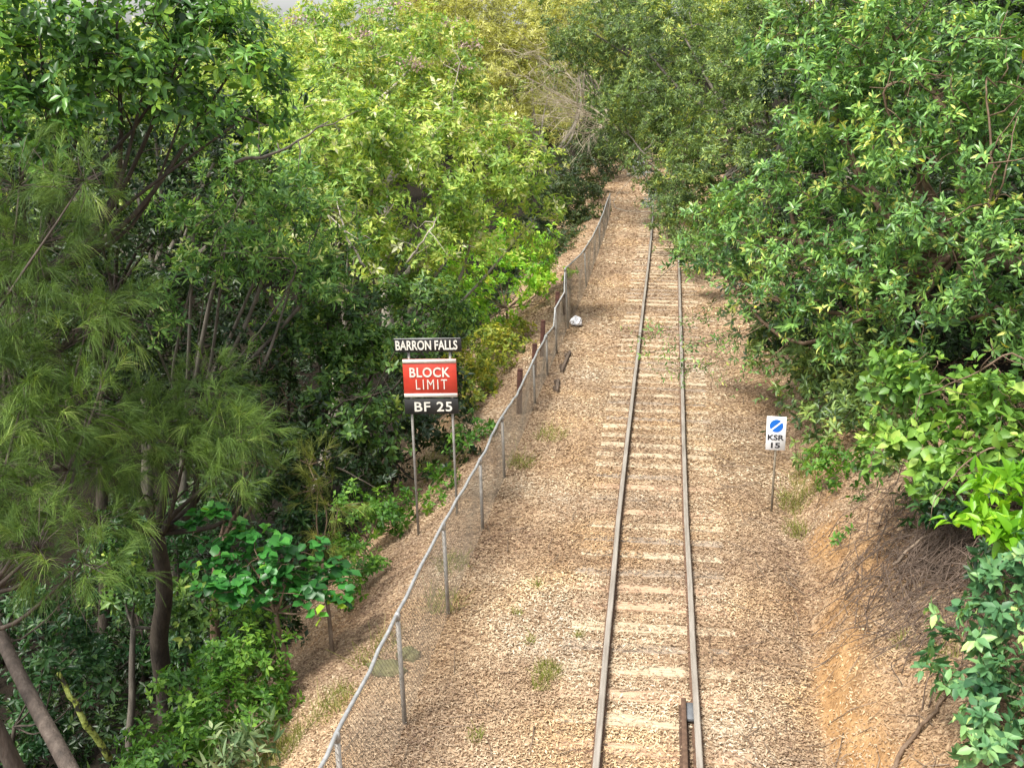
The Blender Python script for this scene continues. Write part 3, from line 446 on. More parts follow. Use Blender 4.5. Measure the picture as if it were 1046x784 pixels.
 {'name': 'fine_leaf_tree', 'label': 'darker fine-leaved tree leaning over the distant track behind the glossy canopy', 'cat': 'tree', 'style': 'fine', 'lobes': [(0.48, 40.52, 1.6, 0.8), (0.94, 36.29, 1.28, 0.6), (1.19, 33.1, 1.06, 0.5), (-0.06, 44.79, 2.03, 0.8), (-2.99, 48.21, 7.8, 1.8), (-0.97, 47.31, 7.41, 2.0), (0.92, 44.39, 7.37, 2.0), (2.81, 40.42, 7.32, 2.0), (-1.29, 46.71, 5.53, 1.7), (0.64, 42.59, 4.96, 1.8), (2.19, 38.64, 5.14, 1.8), (3.47, 35.86, 5.85, 1.7), (-0.02, 43.13, 3.51, 1.5), (1.49, 39.03, 3.2, 1.5), (2.67, 35.09, 3.58, 1.5), (0.74, 40.63, 1.84, 1.1), (1.64, 36.51, 1.73, 1.1), (1.06, 40.92, 2.67, 1.2), (-0.69, 50.92, 8.85, 2.2), (1.55, 33.23, 1.33, 0.7), (-1.26, 47.25, 3.77, 1.2), (-3.5, 49.9, 6.64, 1.2)], 'base': (7.2, 38.0), 'fork': (4.44, 41.85, 4.34), 'tr': 0.25, 'bark': 'bark_grey', 'group': None, 'limbs': [[(0.73, 34.0, 0.74), (0.22, 33.81, 0.32), (-0.01, 33.72, 0.12), 0.012]], 'dens': 1.0, 'sprays': [], 'seed': 29},
 {'name': 'silver_leaf_shrub', 'label': 'small silvery-leaved branch shrub hanging over the far rail', 'cat': 'shrub', 'style': 'silver', 'lobes': [(0.23, 44.67, 1.52, 0.5), (-0.03, 43.56, 1.42, 0.35), (0.79, 44.79, 1.67, 0.5), (-0.78, 57.14, 1.47, 0.6)], 'base': (3.9, 42.0), 'fork': None, 'tr': 0.04, 'bark': 'bark_pale', 'group': None, 'limbs': [], 'dens': 1.0, 'sprays': [], 'seed': 30},
 {'name': 'shrub', 'label': 'low dark-leaved shrub against the bank behind the small white sign', 'cat': 'shrub', 'style': 'fine', 'lobes': [(2.68, 21.82, 1.33, 0.55), (2.85, 20.2, 1.11, 0.5), (3.11, 19.43, 0.89, 0.45), (2.28, 22.86, 1.47, 0.5), (3.21, 18.56, 0.74, 0.35), (3.19, 21.32, 1.19, 0.7), (3.68, 19.82, 1.25, 0.7), (3.27, 19.62, 0.75, 0.5), (3.92, 18.45, 1.49, 0.7), (3.59, 18.03, 0.93, 0.5), (3.62, 21.97, 1.43, 0.8), (2.63, 23.42, 1.45, 0.6), (3.02, 22.41, 1.4, 0.6), (3.75, 16.82, 1.03, 0.45), (4.18, 20.6, 1.88, 0.8), (3.11, 18.86, 0.37, 0.32)], 'base': (5.2, 20.5), 'fork': None, 'tr': 0.06, 'bark': 'bark_dark', 'group': None, 'limbs': [], 'dens': 1.0, 'sprays': [], 'seed': 31},
 {'name': 'broad_leaf_shrub', 'label': 'broad-leaved mid green shrub on the right bank below the glossy canopy', 'cat': 'shrub', 'style': 'broad', 'lobes': [(3.15, 14.72, 2.7, 0.4), (3.58, 14.21, 2.93, 0.4), (3.95, 13.65, 2.67, 0.4), (3.43, 13.86, 2.52, 0.4), (4.27, 12.69, 2.46, 0.4), (3.02, 14.25, 1.91, 0.3), (3.58, 12.96, 1.9, 0.25), (3.37, 14.52, 2.64, 0.45), (3.72, 13.98, 2.81, 0.45), (4.15, 13.46, 2.98, 0.5), (3.22, 14.16, 2.21, 0.4), (3.57, 13.6, 2.29, 0.45), (3.99, 13.08, 2.49, 0.45), (3.27, 13.65, 1.88, 0.35), (3.72, 13.11, 1.98, 0.4), (4.38, 13.01, 2.77, 0.5), (4.11, 12.65, 2.41, 0.35)], 'base': (5.6, 13.4), 'fork': None, 'tr': 0.05, 'bark': 'bark_brown', 'group': None, 'limbs': [[(4.42, 13.22, 3.48), (3.85, 13.28, 3.21), (3.39, 13.54, 2.87), 0.018], [(4.04, 12.5, 2.63), (3.64, 12.47, 2.34), (3.41, 12.44, 1.98), 0.015]], 'dens': 1.0, 'sprays': [], 'seed': 32},
 {'name': 'lime_shrub', 'label': 'bright lime leafy shoot at the right edge', 'cat': 'shrub', 'style': 'lime', 'lobes': [(3.61, 11.1, 2.69, 0.2), (3.6, 10.57, 2.34, 0.16), (3.53, 10.94, 2.54, 0.24), (3.82, 11.01, 2.68, 0.26), (3.35, 10.87, 2.4, 0.17), (3.67, 10.71, 2.43, 0.2), (4.02, 10.99, 2.49, 0.3)], 'base': (5.3, 11.4), 'fork': None, 'tr': 0.03, 'bark': 'bark_brown', 'group': None, 'limbs': [], 'dens': 1.0, 'sprays': [], 'seed': 33},
 {'name': 'blue_leaf_shrub', 'label': 'bluish green shrub with drooping oval leaves in the lower right corner', 'cat': 'shrub', 'style': 'blue', 'lobes': [(3.61, 10.15, 2.33, 0.25), (3.25, 10.06, 1.84, 0.22), (2.9, 9.66, 1.33, 0.16), (3.24, 9.24, 1.21, 0.25), (3.38, 10.13, 2.02, 0.3), (3.58, 10.09, 2.15, 0.3), (3.08, 9.96, 1.58, 0.26), (3.38, 9.82, 1.68, 0.32), (2.88, 9.99, 1.39, 0.14), (3.21, 9.49, 1.35, 0.32), (3.49, 9.35, 1.46, 0.35), (3.03, 9.18, 1.08, 0.25), (3.27, 9.0, 1.08, 0.3), (3.58, 9.69, 1.86, 0.3), (3.61, 9.04, 1.08, 0.4)], 'base': (4.3, 9.3), 'fork': None, 'tr': 0.04, 'bark': 'bark_brown', 'group': None, 'limbs': [], 'dens': 1.0, 'sprays': [], 'seed': 34},
 {'name': 'low_plant', 'label': 'small yellow-green leafy plant on the bank edge under the dark shrub', 'cat': 'plant', 'style': 'fern', 'lobes': [(2.84, 17.4, 0.53, 0.22), (3.01, 16.98, 0.45, 0.2), (3.3, 17.1, 0.75, 0.22), (3.12, 17.88, 0.62, 0.2), (3.32, 15.8, 0.61, 0.16), (2.99, 15.27, 0.37, 0.14)], 'base': (3.4, 17.2), 'fork': None, 'tr': 0.015, 'bark': 'bark_brown', 'group': None, 'limbs': [], 'dens': 1.0, 'sprays': [], 'seed': 35},
 {'name': 'rainforest_tree', 'label': 'distant tree closing the track bend under the arching canopy', 'cat': 'tree', 'style': 'fine', 'lobes': [(-5.64, 90.31, 2.07, 2.6), (-8.13, 92.27, 2.71, 2.6), (-9.42, 97.18, 5.67, 3.0), (-5.25, 95.63, 5.69, 3.0), (-2.31, 83.72, -0.34, 1.2), (-3.3, 81.64, 0.17, 1.4), (-1.31, 86.11, 0.19, 1.8), (1.23, 86.44, 0.19, 2.0), (-2.54, 88.64, 2.18, 2.4), (-3.87, 85.98, 0.89, 2.0), (0.4, 89.24, 2.9, 2.6), (3.3, 84.86, 1.03, 2.4), (-0.82, 91.8, 5.01, 3.0), (-0.9, 84.87, -0.64, 1.0)], 'base': (0.5, 84.0), 'fork': None, 'tr': 0.2, 'bark': 'bark_grey', 'group': None, 'limbs': [], 'dens': 1.0, 'sprays': [], 'seed': 36},
 {'name': 'rainforest_tree', 'label': 'pale green tree beyond the flowering one at the top edge', 'cat': 'tree', 'style': 'light', 'lobes': [(-16.15, 72.12, 9.18, 2.4), (-19.06, 73.6, 8.35, 2.0), (-14.55, 76.76, 9.93, 2.8), (-22.05, 68.56, 6.84, 2.2), (-24.59, 66.62, 8.5, 2.2), (-21.45, 59.87, 5.59, 2.4)], 'base': (-20.0, 68.0), 'fork': None, 'tr': 0.26, 'bark': 'bark_pale', 'group': None, 'limbs': [], 'dens': 1.0, 'sprays': [], 'seed': 37},
]

for d in PLANTS: plant(d)

# ------------------------------------------------------------------ ground sheet
def lines(parts):
    out = []
    for a, b, s in parts: out.append(np.arange(a, b, s))
    return np.unique(np.round(np.concatenate(out + [[parts[-1][1]]]), 4))
def clay_f(x, y, u):
    e = u - toe_of(y) + (fbm(x * .7, y * .35, 40) - .5) * 1.1
    return sm(-.2, .15, e) * (1 - sm(.35, .95, e)) * sm(.38, .56, fbm(x * .9, y * .7, 44) + .16 * sm(17, 11, y)) * (1 - sm(15, 21, y))
gx = lines([(-320, -60, 20), (-60, -12, 1.2), (-12, -6.5, .35), (-6.5, 6.5, .1), (6.5, 14, .5), (14, 60, 2.5), (60, 320, 20)])
gy = lines([(-60, 6, 4), (6, 36, .12), (36, 70, .3), (70, 160, 2), (160, 700, 20)])
X, Y = np.meshgrid(gx, gy)
Zg = gz(X, Y)
nx, ny = len(gx), len(gy)
ii = (np.arange(ny - 1)[:, None] * nx + np.arange(nx - 1)[None, :]).ravel()
loops = np.stack([ii, ii + 1, ii + nx + 1, ii + nx], 1).ravel()
U = X - tc(Y)
wob = (fbm(X * .7, Y * .35, 40) - .5)
clay = clay_f(X, Y, U)
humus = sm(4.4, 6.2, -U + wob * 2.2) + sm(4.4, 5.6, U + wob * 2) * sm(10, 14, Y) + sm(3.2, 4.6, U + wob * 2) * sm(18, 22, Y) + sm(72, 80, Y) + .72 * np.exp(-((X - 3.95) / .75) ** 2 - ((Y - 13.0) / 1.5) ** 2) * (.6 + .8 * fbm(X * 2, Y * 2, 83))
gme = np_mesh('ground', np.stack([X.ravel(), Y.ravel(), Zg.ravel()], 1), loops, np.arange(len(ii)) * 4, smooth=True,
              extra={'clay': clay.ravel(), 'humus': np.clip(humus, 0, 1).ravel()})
def ground_mat():
    m, nt, out = mat_new('leaf_littered_earth'); L = nt.links.new
    co = nd(nt, 'ShaderNodeTexCoord')
    v = nd(nt, 'ShaderNodeTexVoronoi', Scale=22.0); v.inputs['Randomness'].default_value = 1
    mp = nd(nt, 'ShaderNodeMapping'); n0 = nd(nt, 'ShaderNodeTexNoise', Scale=6.0, Detail=3)
    L(co.outputs['Object'], n0.inputs['Vector'])
    ad = nd(nt, 'ShaderNodeVectorMath', operation='MULTIPLY_ADD'); L(n0.outputs['Color'], ad.inputs[0]); ad.inputs[1].default_value = (.25, .25, .25); L(co.outputs['Object'], ad.inputs[2])
    L(ad.outputs[0], v.inputs['Vector'])
    sep = nd(nt, 'ShaderNodeSeparateColor'); L(v.outputs['Color'], sep.inputs[0])
    r1 = ramp(nt, [(0, (.2, .14, .09)), (.35, (.32, .23, .15)), (.7, (.44, .33, .22)), (1, (.54, .43, .3))], sep.outputs[0])
    n1 = nd(nt, 'ShaderNodeTexNoise', Scale=70.0, Detail=5, Roughness=.7); L(co.outputs['Object'], n1.inputs['Vector'])
    r2 = ramp(nt, [(.3, (.55, .5, .45)), (.7, (1.25, 1.2, 1.15))], n1.outputs['Fac'])
    mu = nd(nt, 'ShaderNodeMix', data_type='RGBA', blend_type='MULTIPLY'); mu.inputs[0].default_value = 1
    L(r1.outputs['Color'], mu.inputs[6]); L(r2.outputs['Color'], mu.inputs[7])
    n2 = nd(nt, 'ShaderNodeTexNoise', Scale=.8, Detail=4); L(co.outputs['Object'], n2.inputs['Vector'])
    r3 = ramp(nt, [(.35, (.82, .8, .78)), (.65, (1.12, 1.1, 1.08))], n2.outputs['Fac'])
    mu2 = nd(nt, 'ShaderNodeMix', data_type='RGBA', blend_type='MULTIPLY'); mu2.inputs[0].default_value = 1
    L(mu.outputs[2], mu2.inputs[6]); L(r3.outputs['Color'], mu2.inputs[7])
    n3 = nd(nt, 'ShaderNodeTexNoise', Scale=3.0, Detail=7, Roughness=.7); L(co.outputs['Object'], n3.inputs['Vector'])
    rc = ramp(nt, [(.3, (.2, .11, .05)), (.5, (.38, .22, .095)), (.75, (.5, .32, .16))], n3.outputs['Fac'])
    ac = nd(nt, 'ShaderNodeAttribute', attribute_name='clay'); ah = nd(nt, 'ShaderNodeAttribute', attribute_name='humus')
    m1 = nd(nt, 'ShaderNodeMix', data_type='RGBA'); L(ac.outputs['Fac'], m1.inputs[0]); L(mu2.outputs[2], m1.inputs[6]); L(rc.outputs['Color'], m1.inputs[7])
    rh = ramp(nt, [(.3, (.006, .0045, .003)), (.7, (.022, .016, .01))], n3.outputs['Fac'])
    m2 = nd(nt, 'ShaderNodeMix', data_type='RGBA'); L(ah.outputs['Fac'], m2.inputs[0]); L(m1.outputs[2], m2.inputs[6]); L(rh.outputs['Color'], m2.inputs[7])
    p = nd(nt, 'ShaderNodeBsdfPrincipled', Roughness=.95); p.inputs['Specular IOR Level'].default_value = .15
    L(m2.outputs[2], p.inputs['Base Color'])
    b = nd(nt, 'ShaderNodeBump', Strength=.7, Distance=.03); L(v.outputs['Distance'], b.inputs['Height'])
    b2 = nd(nt, 'ShaderNodeBump', Strength=.6, Distance=.02); L(n1.outputs['Fac'], b2.inputs['Height']); L(b.outputs[0], b2.inputs['Normal'])
    L(b2.outputs[0], p.inputs['Normal']); L(p.outputs[0], out.inputs['Surface']); return m
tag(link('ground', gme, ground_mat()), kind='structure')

# ------------------------------------------------------------------ leaf litter (real fallen leaves)
rng = np.random.default_rng(5)
SLEEP = [9.2 + .535 * i for i in range(-5, 104)]
sl_bury = {i: random.Random(i * 7 + 1).random() for i in range(len(SLEEP))}
def litter_points(x0, x1, y0, y1, dens):
    n = int((x1 - x0) * (y1 - y0) * dens); x = rng.uniform(x0, x1, n); y = rng.uniform(y0, y1, n); return x, y
bands = [(6, 12, 2300, .8), (12, 18, 1700, .84), (18, 26, 900, 1.0), (26, 38, 300, 1.35), (38, 56, 110, 1.9), (56, 90, 45, 2.7)]
R_ = lambda i: random.Random(i * 13 + 5).random()
xs = []; ys = []; sc = []
for y0, y1, dn, s in bands:
    x, y = litter_points(-5.6, 6.0, y0, y1, dn); u = x - tc(y); ut = x - tk(y); w = np.ones(len(x))
    w *= 1 - .75 * sm(3.2, 5.4, -u); w *= 1 - .25 * sm(2.0, 2.6, u); w *= 1 - .4 * sm(3.5, 6, u)
    cl = clay_f(x, y, u)
    w *= 1 - .6 * cl; w *= 1 - .55 * np.exp(-((x - 3.95) / .75) ** 2 - ((y - 13.0) / 1.5) ** 2)
    w *= .55 + .45 * sm(.3, .6, fbm(x * 1.3, y * 1.3, 60))
    for i, ysl in enumerate(SLEEP):                       # worn sleepers stay partly swept
        on = (np.abs(y - ysl) < .1) & (np.abs(ut) < 1.0)
        w = np.where(on, w * np.clip((.1 if sl_bury[i] < .5 else .55) + 1.2 * sm(.42 - .1 * (sl_bury[i] > .3), .62, vn(x * 2.6 + 7 * i, y * 9, i)) + .95 * (ut < -.58) * (R_(i) < (.9 if ysl < 18 else .5)) + .95 * (ut > .58) * (R_(i + 500) < (.9 if ysl < 18 else .5)) + .9 * (np.abs(ut) > .36 + .14 * vn(y * 3, ut * 4 + i, 5)) * (np.abs(ut) < .5) * (ysl < 20) , 0, 1), w)
    w = np.where(np.abs(np.abs(ut) - .517) < .048, 0, w)
    k = rng.random(len(x)) < w; xs.append(x[k]); ys.append(y[k]); sc.append(np.full(k.sum(), s))
x = np.concatenate(xs); y = np.concatenate(ys); sc = np.concatenate(sc); n = len(x)
th = rng.random(n) * 6.283
D = unit(np.stack([np.cos(th), np.sin(th), rng.normal(size=n) * .28], 1))
N = unit(np.stack([rng.normal(size=n) * .42, rng.normal(size=n) * .42, np.ones(n)], 1)); N = unit(N - D * (N * D).sum(1, keepdims=True))
P = np.stack([x, y, gz(x, y) + .004 + .022 * rng.random(n)], 1)
for i, ysl in enumerate(SLEEP):
    on = (np.abs(y - ysl) < .11) & (np.abs(x - tk(y)) < 1.0); P[on, 2] = np.maximum(P[on, 2], -.108 + .01)
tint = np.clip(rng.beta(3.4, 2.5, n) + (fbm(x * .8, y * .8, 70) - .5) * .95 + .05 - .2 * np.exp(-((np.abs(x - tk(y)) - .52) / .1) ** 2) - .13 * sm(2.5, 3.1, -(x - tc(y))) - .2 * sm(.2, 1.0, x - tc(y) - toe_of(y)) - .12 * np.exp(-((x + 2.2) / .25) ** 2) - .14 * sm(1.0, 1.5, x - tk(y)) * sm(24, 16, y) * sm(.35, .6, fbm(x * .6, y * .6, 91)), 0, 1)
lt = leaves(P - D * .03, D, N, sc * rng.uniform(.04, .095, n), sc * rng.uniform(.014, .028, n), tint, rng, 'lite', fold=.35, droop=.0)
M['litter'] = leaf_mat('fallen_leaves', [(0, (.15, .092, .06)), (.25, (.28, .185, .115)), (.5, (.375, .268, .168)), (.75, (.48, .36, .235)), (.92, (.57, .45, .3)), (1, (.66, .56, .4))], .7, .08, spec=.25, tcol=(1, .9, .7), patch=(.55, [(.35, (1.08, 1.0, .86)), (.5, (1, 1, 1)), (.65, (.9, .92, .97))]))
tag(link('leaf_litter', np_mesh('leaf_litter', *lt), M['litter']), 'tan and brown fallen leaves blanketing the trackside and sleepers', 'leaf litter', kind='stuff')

# fallen twigs
n = 900
yy = 8 + 34 * rng.random(n) ** 1.6; uu = np.where(rng.random(n) < .75, rng.uniform(.8, 3.6, n), rng.uniform(-4.2, .8, n)); xx = uu + tk(yy)
tw = []
for i in range(n):
    a = rng.random() * 6.28; L = rng.uniform(.12, .55) * (1 + yy[i] / 60); dx, dy = math.cos(a) * L, math.sin(a) * L
    px = xx[i] + np.array([0, .5, 1]) * dx + np.array([0, rng.normal() * .04, 0]); py = yy[i] + np.array([0, .5, 1]) * dy
    if (np.abs(np.abs(px - tk(py)) - .517) < .06).any(): continue
    tw.append(tube(np.stack([px, py, gz(px, py) + .02 + rng.random(3) * .03], 1), np.array([1, .8, .5]) * rng.uniform(.003, .007), 4))
tag(link('fallen_twigs', np_mesh('fallen_twigs', *merge(tw), smooth=True), M['twig']), 'thin dry twigs scattered over the leaf litter', 'twigs', kind='stuff')

# tangle of dry roots and twigs on the right bank
tw = []
for i in range(1200):
    cx = rng.normal(3.75, .55); cy = rng.normal(12.9, 1.2)
    if cx < 2.6: continue
    L = rng.uniform(.3, 1.0); a = rng.normal(.9, .9)
    p0 = np.array([cx, cy, float(gz(cx, cy)) + rng.uniform(.0, .12)])
    e = p0 + np.array([math.cos(a) * L, math.sin(a) * L * .7, 0]); e[2] = float(gz(e[0], e[1])) + rng.uniform(0, .16)
    m = (p0 + e) / 2 + rng.normal(size=3) * .08; m[2] = max(m[2], float(gz(m[0], m[1])) + .01) + abs(rng.normal()) * .08
    tw.append(tube(smooth_path(np.array([p0, m, e]), 4), np.linspace(1, .4, 9) * rng.uniform(.003, .008), 4))
tag(link('twig_tangle', np_mesh('twig_tangle', *merge(tw), smooth=True), M['root']), 'tangle of dry grey roots and twigs on the right bank', 'twigs', kind='stuff')

# ------------------------------------------------------------------ far wood, undergrowth
rng = np.random.default_rng(77)
fp = []
def wood_lobe(c, r, st, dens=1):
    P, A, cc, tone = lobe_leaves(rng, (*c, r), st, False, dens); fp.append(rosettes(rng, P, A, tone + rng.normal() * .1 - (.32 if c[1] < 60 and c[0] < -10 else 0), st, False))  # gully-side lobes tinted darker, painting in the shade behind the near trees
stw = STY['wood']
cnt = 0
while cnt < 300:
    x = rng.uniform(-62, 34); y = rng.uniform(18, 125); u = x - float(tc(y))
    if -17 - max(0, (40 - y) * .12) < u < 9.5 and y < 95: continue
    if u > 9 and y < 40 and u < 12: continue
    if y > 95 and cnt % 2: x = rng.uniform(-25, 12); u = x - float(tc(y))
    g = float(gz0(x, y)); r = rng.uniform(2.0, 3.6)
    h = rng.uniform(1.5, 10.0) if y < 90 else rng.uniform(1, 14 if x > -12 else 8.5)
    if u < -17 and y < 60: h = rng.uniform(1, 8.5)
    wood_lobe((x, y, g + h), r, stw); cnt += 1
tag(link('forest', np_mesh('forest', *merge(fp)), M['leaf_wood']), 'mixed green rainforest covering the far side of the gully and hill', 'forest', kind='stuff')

st = STY['mid']; fp = []
for i in range(1150):
    y = 9 + 55 * rng.random() ** 1.2; d = 4.6 + 11 * rng.random() + .6 * rng.normal()
    if i % 3 == 0: d = -(5.9 + 8 * rng.random()); y = 4 + 34 * rng.random()
    x = -d + float(tc(y)); r = rng.uniform(.22, .6) * (1.6 if d < -6.5 else 1)
    if d > 0 and d < (4.9 if y < 18 or i % 3 else 3.5) + .6 * math.sin(y * .9): continue
    if 0 < d < 4.9: r *= .6
    c = (x, y, float(gz(x, y)) + r * .45)
    P, A, cc, tone = lobe_leaves(rng, (*c, r), st, False, .55)
    fp.append(rosettes(rng, P, A, tone, st, False))
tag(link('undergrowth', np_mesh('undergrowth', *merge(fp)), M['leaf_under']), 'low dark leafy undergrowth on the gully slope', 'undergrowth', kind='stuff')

# grass and moss tufts among the litter
gp = []
for (cx, cy, r, n) in [(-.92, 11.7, .16, 260), (-.98, 11.4, .1, 90), (-1.2, 12.4, .06, 40), (-1.45, 13.1, .06, 50), (-1.3, 13.9, .06, 40), (-.6, 12.6, .07, 40), (-1.55, 10.3, .1, 70),
                       (2.6, 17.6, .35, 420), (2.9, 18.6, .35, 420), (2.45, 16.4, .2, 150), (3.3, 10.9, .15, 80), (3.0, 11.6, .12, 60), (-2.1, 18.6, .25, 160), (-1.7, 20.2, .3, 160),
                       (-2.45, 13.2, .25, 160), (-2.55, 14.4, .25, 150), (-3.1, 12.2, .3, 150), (-3.4, 11.2, .3, 260), (-3.9, 10.7, .3, 420), (-3.6, 19.5, .5, 300), (-4.0, 21, .5, 300)]:
    a = rng.random(n) * 6.28; q = r * np.sqrt(rng.random(n)); x = cx + q * np.cos(a); y = cy + q * np.sin(a) * 1.3
    P = np.stack([x, y, gz(x, y)], 1); D = unit(np.stack([rng.normal(size=n) * .6, rng.normal(size=n) * .6, np.ones(n)], 1))
    L = rng.uniform(.05, .14, n) * (1.0 if r < .2 else 1.9)
    gp.append(strips(P, D, L, rng.uniform(.005, .011, n), rng.normal(size=(n, 3)) * .3, rng.random(n), rng, 3))
M['grass'] = leaf_mat('grass_blades', [(0, (.1, .13, .02)), (.6, (.22, .27, .04)), (1, (.42, .38, .14))], .6, .35)
tag(link('grass', np_mesh('grass', *merge(gp)), M['grass']), 'small yellow-green grass tufts poking through the litter', 'grass', kind='stuff')

# ------------------------------------------------------------------ railway
M['rail'] = noise_mat('rail_side_rust', [(.3, (.085, .05, .032)), (.6, (.16, .095, .06)), (.8, (.22, .15, .1))], 14, .85, bump=.3)
M['rail_top'] = noise_mat('rail_running_face', [(.35, (.25, .215, .175)), (.6, (.37, .33, .28)), (.8, (.43, .39, .34))], 3, .5, stretch=(6, .4, 1), bump=.05, metal=.25, spec=.4)
def rail(off, y0, y1, name, label, step=2.0):
    prof = [(-.055, -.118), (.055, -.118), (.055, -.108), (.012, -.095), (.009, -.035), (.032, -.028), (.034, -.008), (.024, 0), (-.024, 0), (-.034, -.008), (-.032, -.028), (-.009, -.035), (-.012, -.095), (-.055, -.108)]
    ys = np.append(np.arange(y0, y1, step), y1); k = len(prof); V = []
    rr = np.random.default_rng(int(abs(off) * 1e3) + 1)
    for y in ys:
        w = rr.normal() * .004
        V += [(float(tk(y)) + off + px + w, y, pz) for px, pz in prof]
    f = []; mi = []
    for i in range(len(ys) - 1):
        for j in range(k):
            a = i * k + j; b = i * k + (j + 1) % k; f.append((a, b, b + k, a + k)); mi.append(1 if j in (6, 7, 8) else 0)
    f.append(tuple(range(k))); mi.append(0); f.append(tuple(range((len(ys) - 1) * k, len(ys) * k))[::-1]); mi.append(0)
    me = bpy.data.meshes.new(name); me.from_pydata([tuple(v) for v in V], [], f)
    me.materials.append(M['rail']); me.materials.append(M['rail_top']); me.polygons.foreach_set('material_index', mi)
    me.update()
    import bmesh
    bm = bmesh.new(); bm.from_mesh(me); bmesh.ops.recalc_face_normals(bm, faces=bm.faces); bm.to_mesh(me); bm.free()
    o = bpy.data.objects.new(name, me); COL.objects.link(o); return tag(o, label, 'rail', 'running rails of the single track')
rl = rail(-.517, -6, 110, 'rail', 'long steel running rail on the fence side of the track')
rr_ = rail(.517, -6, 110, 'rail', 'long steel running rail on the side of the small white sign')
def fishplates(par, off, ys):
    for y in ys:
        mb = MB()
        for s in (-1, 1):
            mb.box((off + float(tk(y)) + s * .022, y, -.065), (.009, .24, .03), bev=.004)
            for q in (-.17, -.06, .06, .17): mb.box((off + float(tk(y)) + s * .038, y + q, -.065), (.009, .014, .014), bev=.004)
        mb.build('fishplate', M['rail'], par)
fishplates(rl, -.517, [14.2, 27.0, 39.8, 52.6]); fishplates(rr_, .517, [13.4, 26.2, 39.0, 51.8])
ck = empty('check_rail', (.64, 8.75, 0)); tag(ck, 'short rusty check rail beside the right running rail at the bottom edge', 'check rail')
mb = MB(); mb.box((0, -3.6, -.012), (.028, 6.0, .018), bev=.008); mb.box((0, -3.6, -.06), (.01, 6.0, .035)); mb.box((0, -3.6, -.105), (.05, 6.0, .012))
mb.build('rail_bar', M['rail'], ck)
mb = MB(); mb.box((.075, 2.2, -.05), (.05, .16, .022), bev=.006); mb.build('spacer_plate', noise_mat('grey_steel', [(.3, (.1, .105, .11)), (.7, (.2, .21, .22))], 9, .6, metal=.3), ck)

# sleepers: six worn shapes copied along the line
slm = {
 'pale': (noise_mat('sleeper_pale', [(.3, (.3, .22, .14)), (.5, (.47, .37, .25)), (.75, (.58, .48, .34))], 5, .9, stretch=(.6, 6, 6), bump=.5), 'pale weathered timber sleeper showing through the leaf litter', 'pale weathered sleepers'),
 'rust': (noise_mat('sleeper_rust', [(.3, (.3, .19, .12)), (.5, (.46, .31, .2)), (.75, (.58, .43, .29))], 5, .9, stretch=(.6, 6, 6), bump=.5), 'reddish brown timber sleeper under the rails', 'reddish brown sleepers'),
 'grey': (noise_mat('sleeper_grey', [(.3, (.2, .15, .11)), (.5, (.33, .26, .19)), (.75, (.45, .37, .28))], 5, .9, stretch=(.6, 6, 6), bump=.5), 'dull grey-brown timber sleeper mostly buried under fallen leaves', 'dull buried sleepers'),
}
def sleeper_mesh(seed):
    r = np.random.default_rng(seed); nx_, ny_ = 29, 6
    xs = np.linspace(-1.03, 1.03, nx_); ysl = np.linspace(-.112, .112, ny_)
    V = []; 
    for side in (0, 1):
        for i, x in enumerate(xs):
            for j, y in enumerate(ysl):
                edge = (j in (0, ny_ - 1)); end = (i in (0, nx_ - 1))
                z = (0 if side == 0 else -.12)
                if side == 0: z += -.008 * edge - .006 * end + (vn(x * 3, y * 30, seed) - .5) * .012
                yy = y + (vn(x * 5, j * .3, seed + 50) - .5) * .02 * (1 if edge else .3)
                xx = x + (r.normal() * .008 if end else 0)
                V.append((xx, yy, float(z)))
    n = nx_ * ny_; f = []
    for i in range(nx_ - 1):
        for j in range(ny_ - 1):
            a = i * ny_ + j; f.append((a, a + ny_, a + ny_ + 1, a + 1)); f.append((n + a, n + a + 1, n + a + ny_ + 1, n + a + ny_))
    for i in range(nx_ - 1):
        for j in (0, ny_ - 1):
            a = i * ny_ + j; q = (a, n + a, n + a + ny_, a + ny_); f.append(q if j == 0 else q[::-1])
    for j in range(ny_ - 1):
        for i in (0, nx_ - 1):
            a = i * ny_ + j; q = (a, a + 1, n + a + 1, n + a); f.append(q if i == 0 else q[::-1])
    me = bpy.data.meshes.new('sleeper'); me.from_pydata(V, [], f); me.update(); return me
protos = {}
for k, (m, lab, grp) in slm.items():
    protos[k] = []
    for q in range(4):
        me = sleeper_mesh(hash((k == 'pale', k == 'rust', q)) % 1000 + q * 17); me.materials.append(m); protos[k].append(me)
R = random.Random(3)
proto = None
for i, y in enumerate(SLEEP):
    b = sl_bury[i]
    k = 'pale' if b < .4 else ('rust' if b < .5 else 'grey')
    if proto is None: o = proto = bpy.data.objects.new('sleeper', protos[k][0])
    else: o = proto.copy(); o.data = R.choice(protos[k])
    COL.objects.link(o)
    t = float(tk(y + .1) - tk(y - .1)) / .2
    o.location = (float(tk(y)) + R.uniform(-.05, .05), y + R.uniform(-.03, .03), -.121 + (R.uniform(-.004, .004) if k != 'grey' else R.uniform(-.02, -.008)))
    o.rotation_euler = (R.gauss(0, .01), 0, -math.atan(t) + R.gauss(0, .018))
    tag(o, slm[k][1], 'sleeper', slm[k][2])

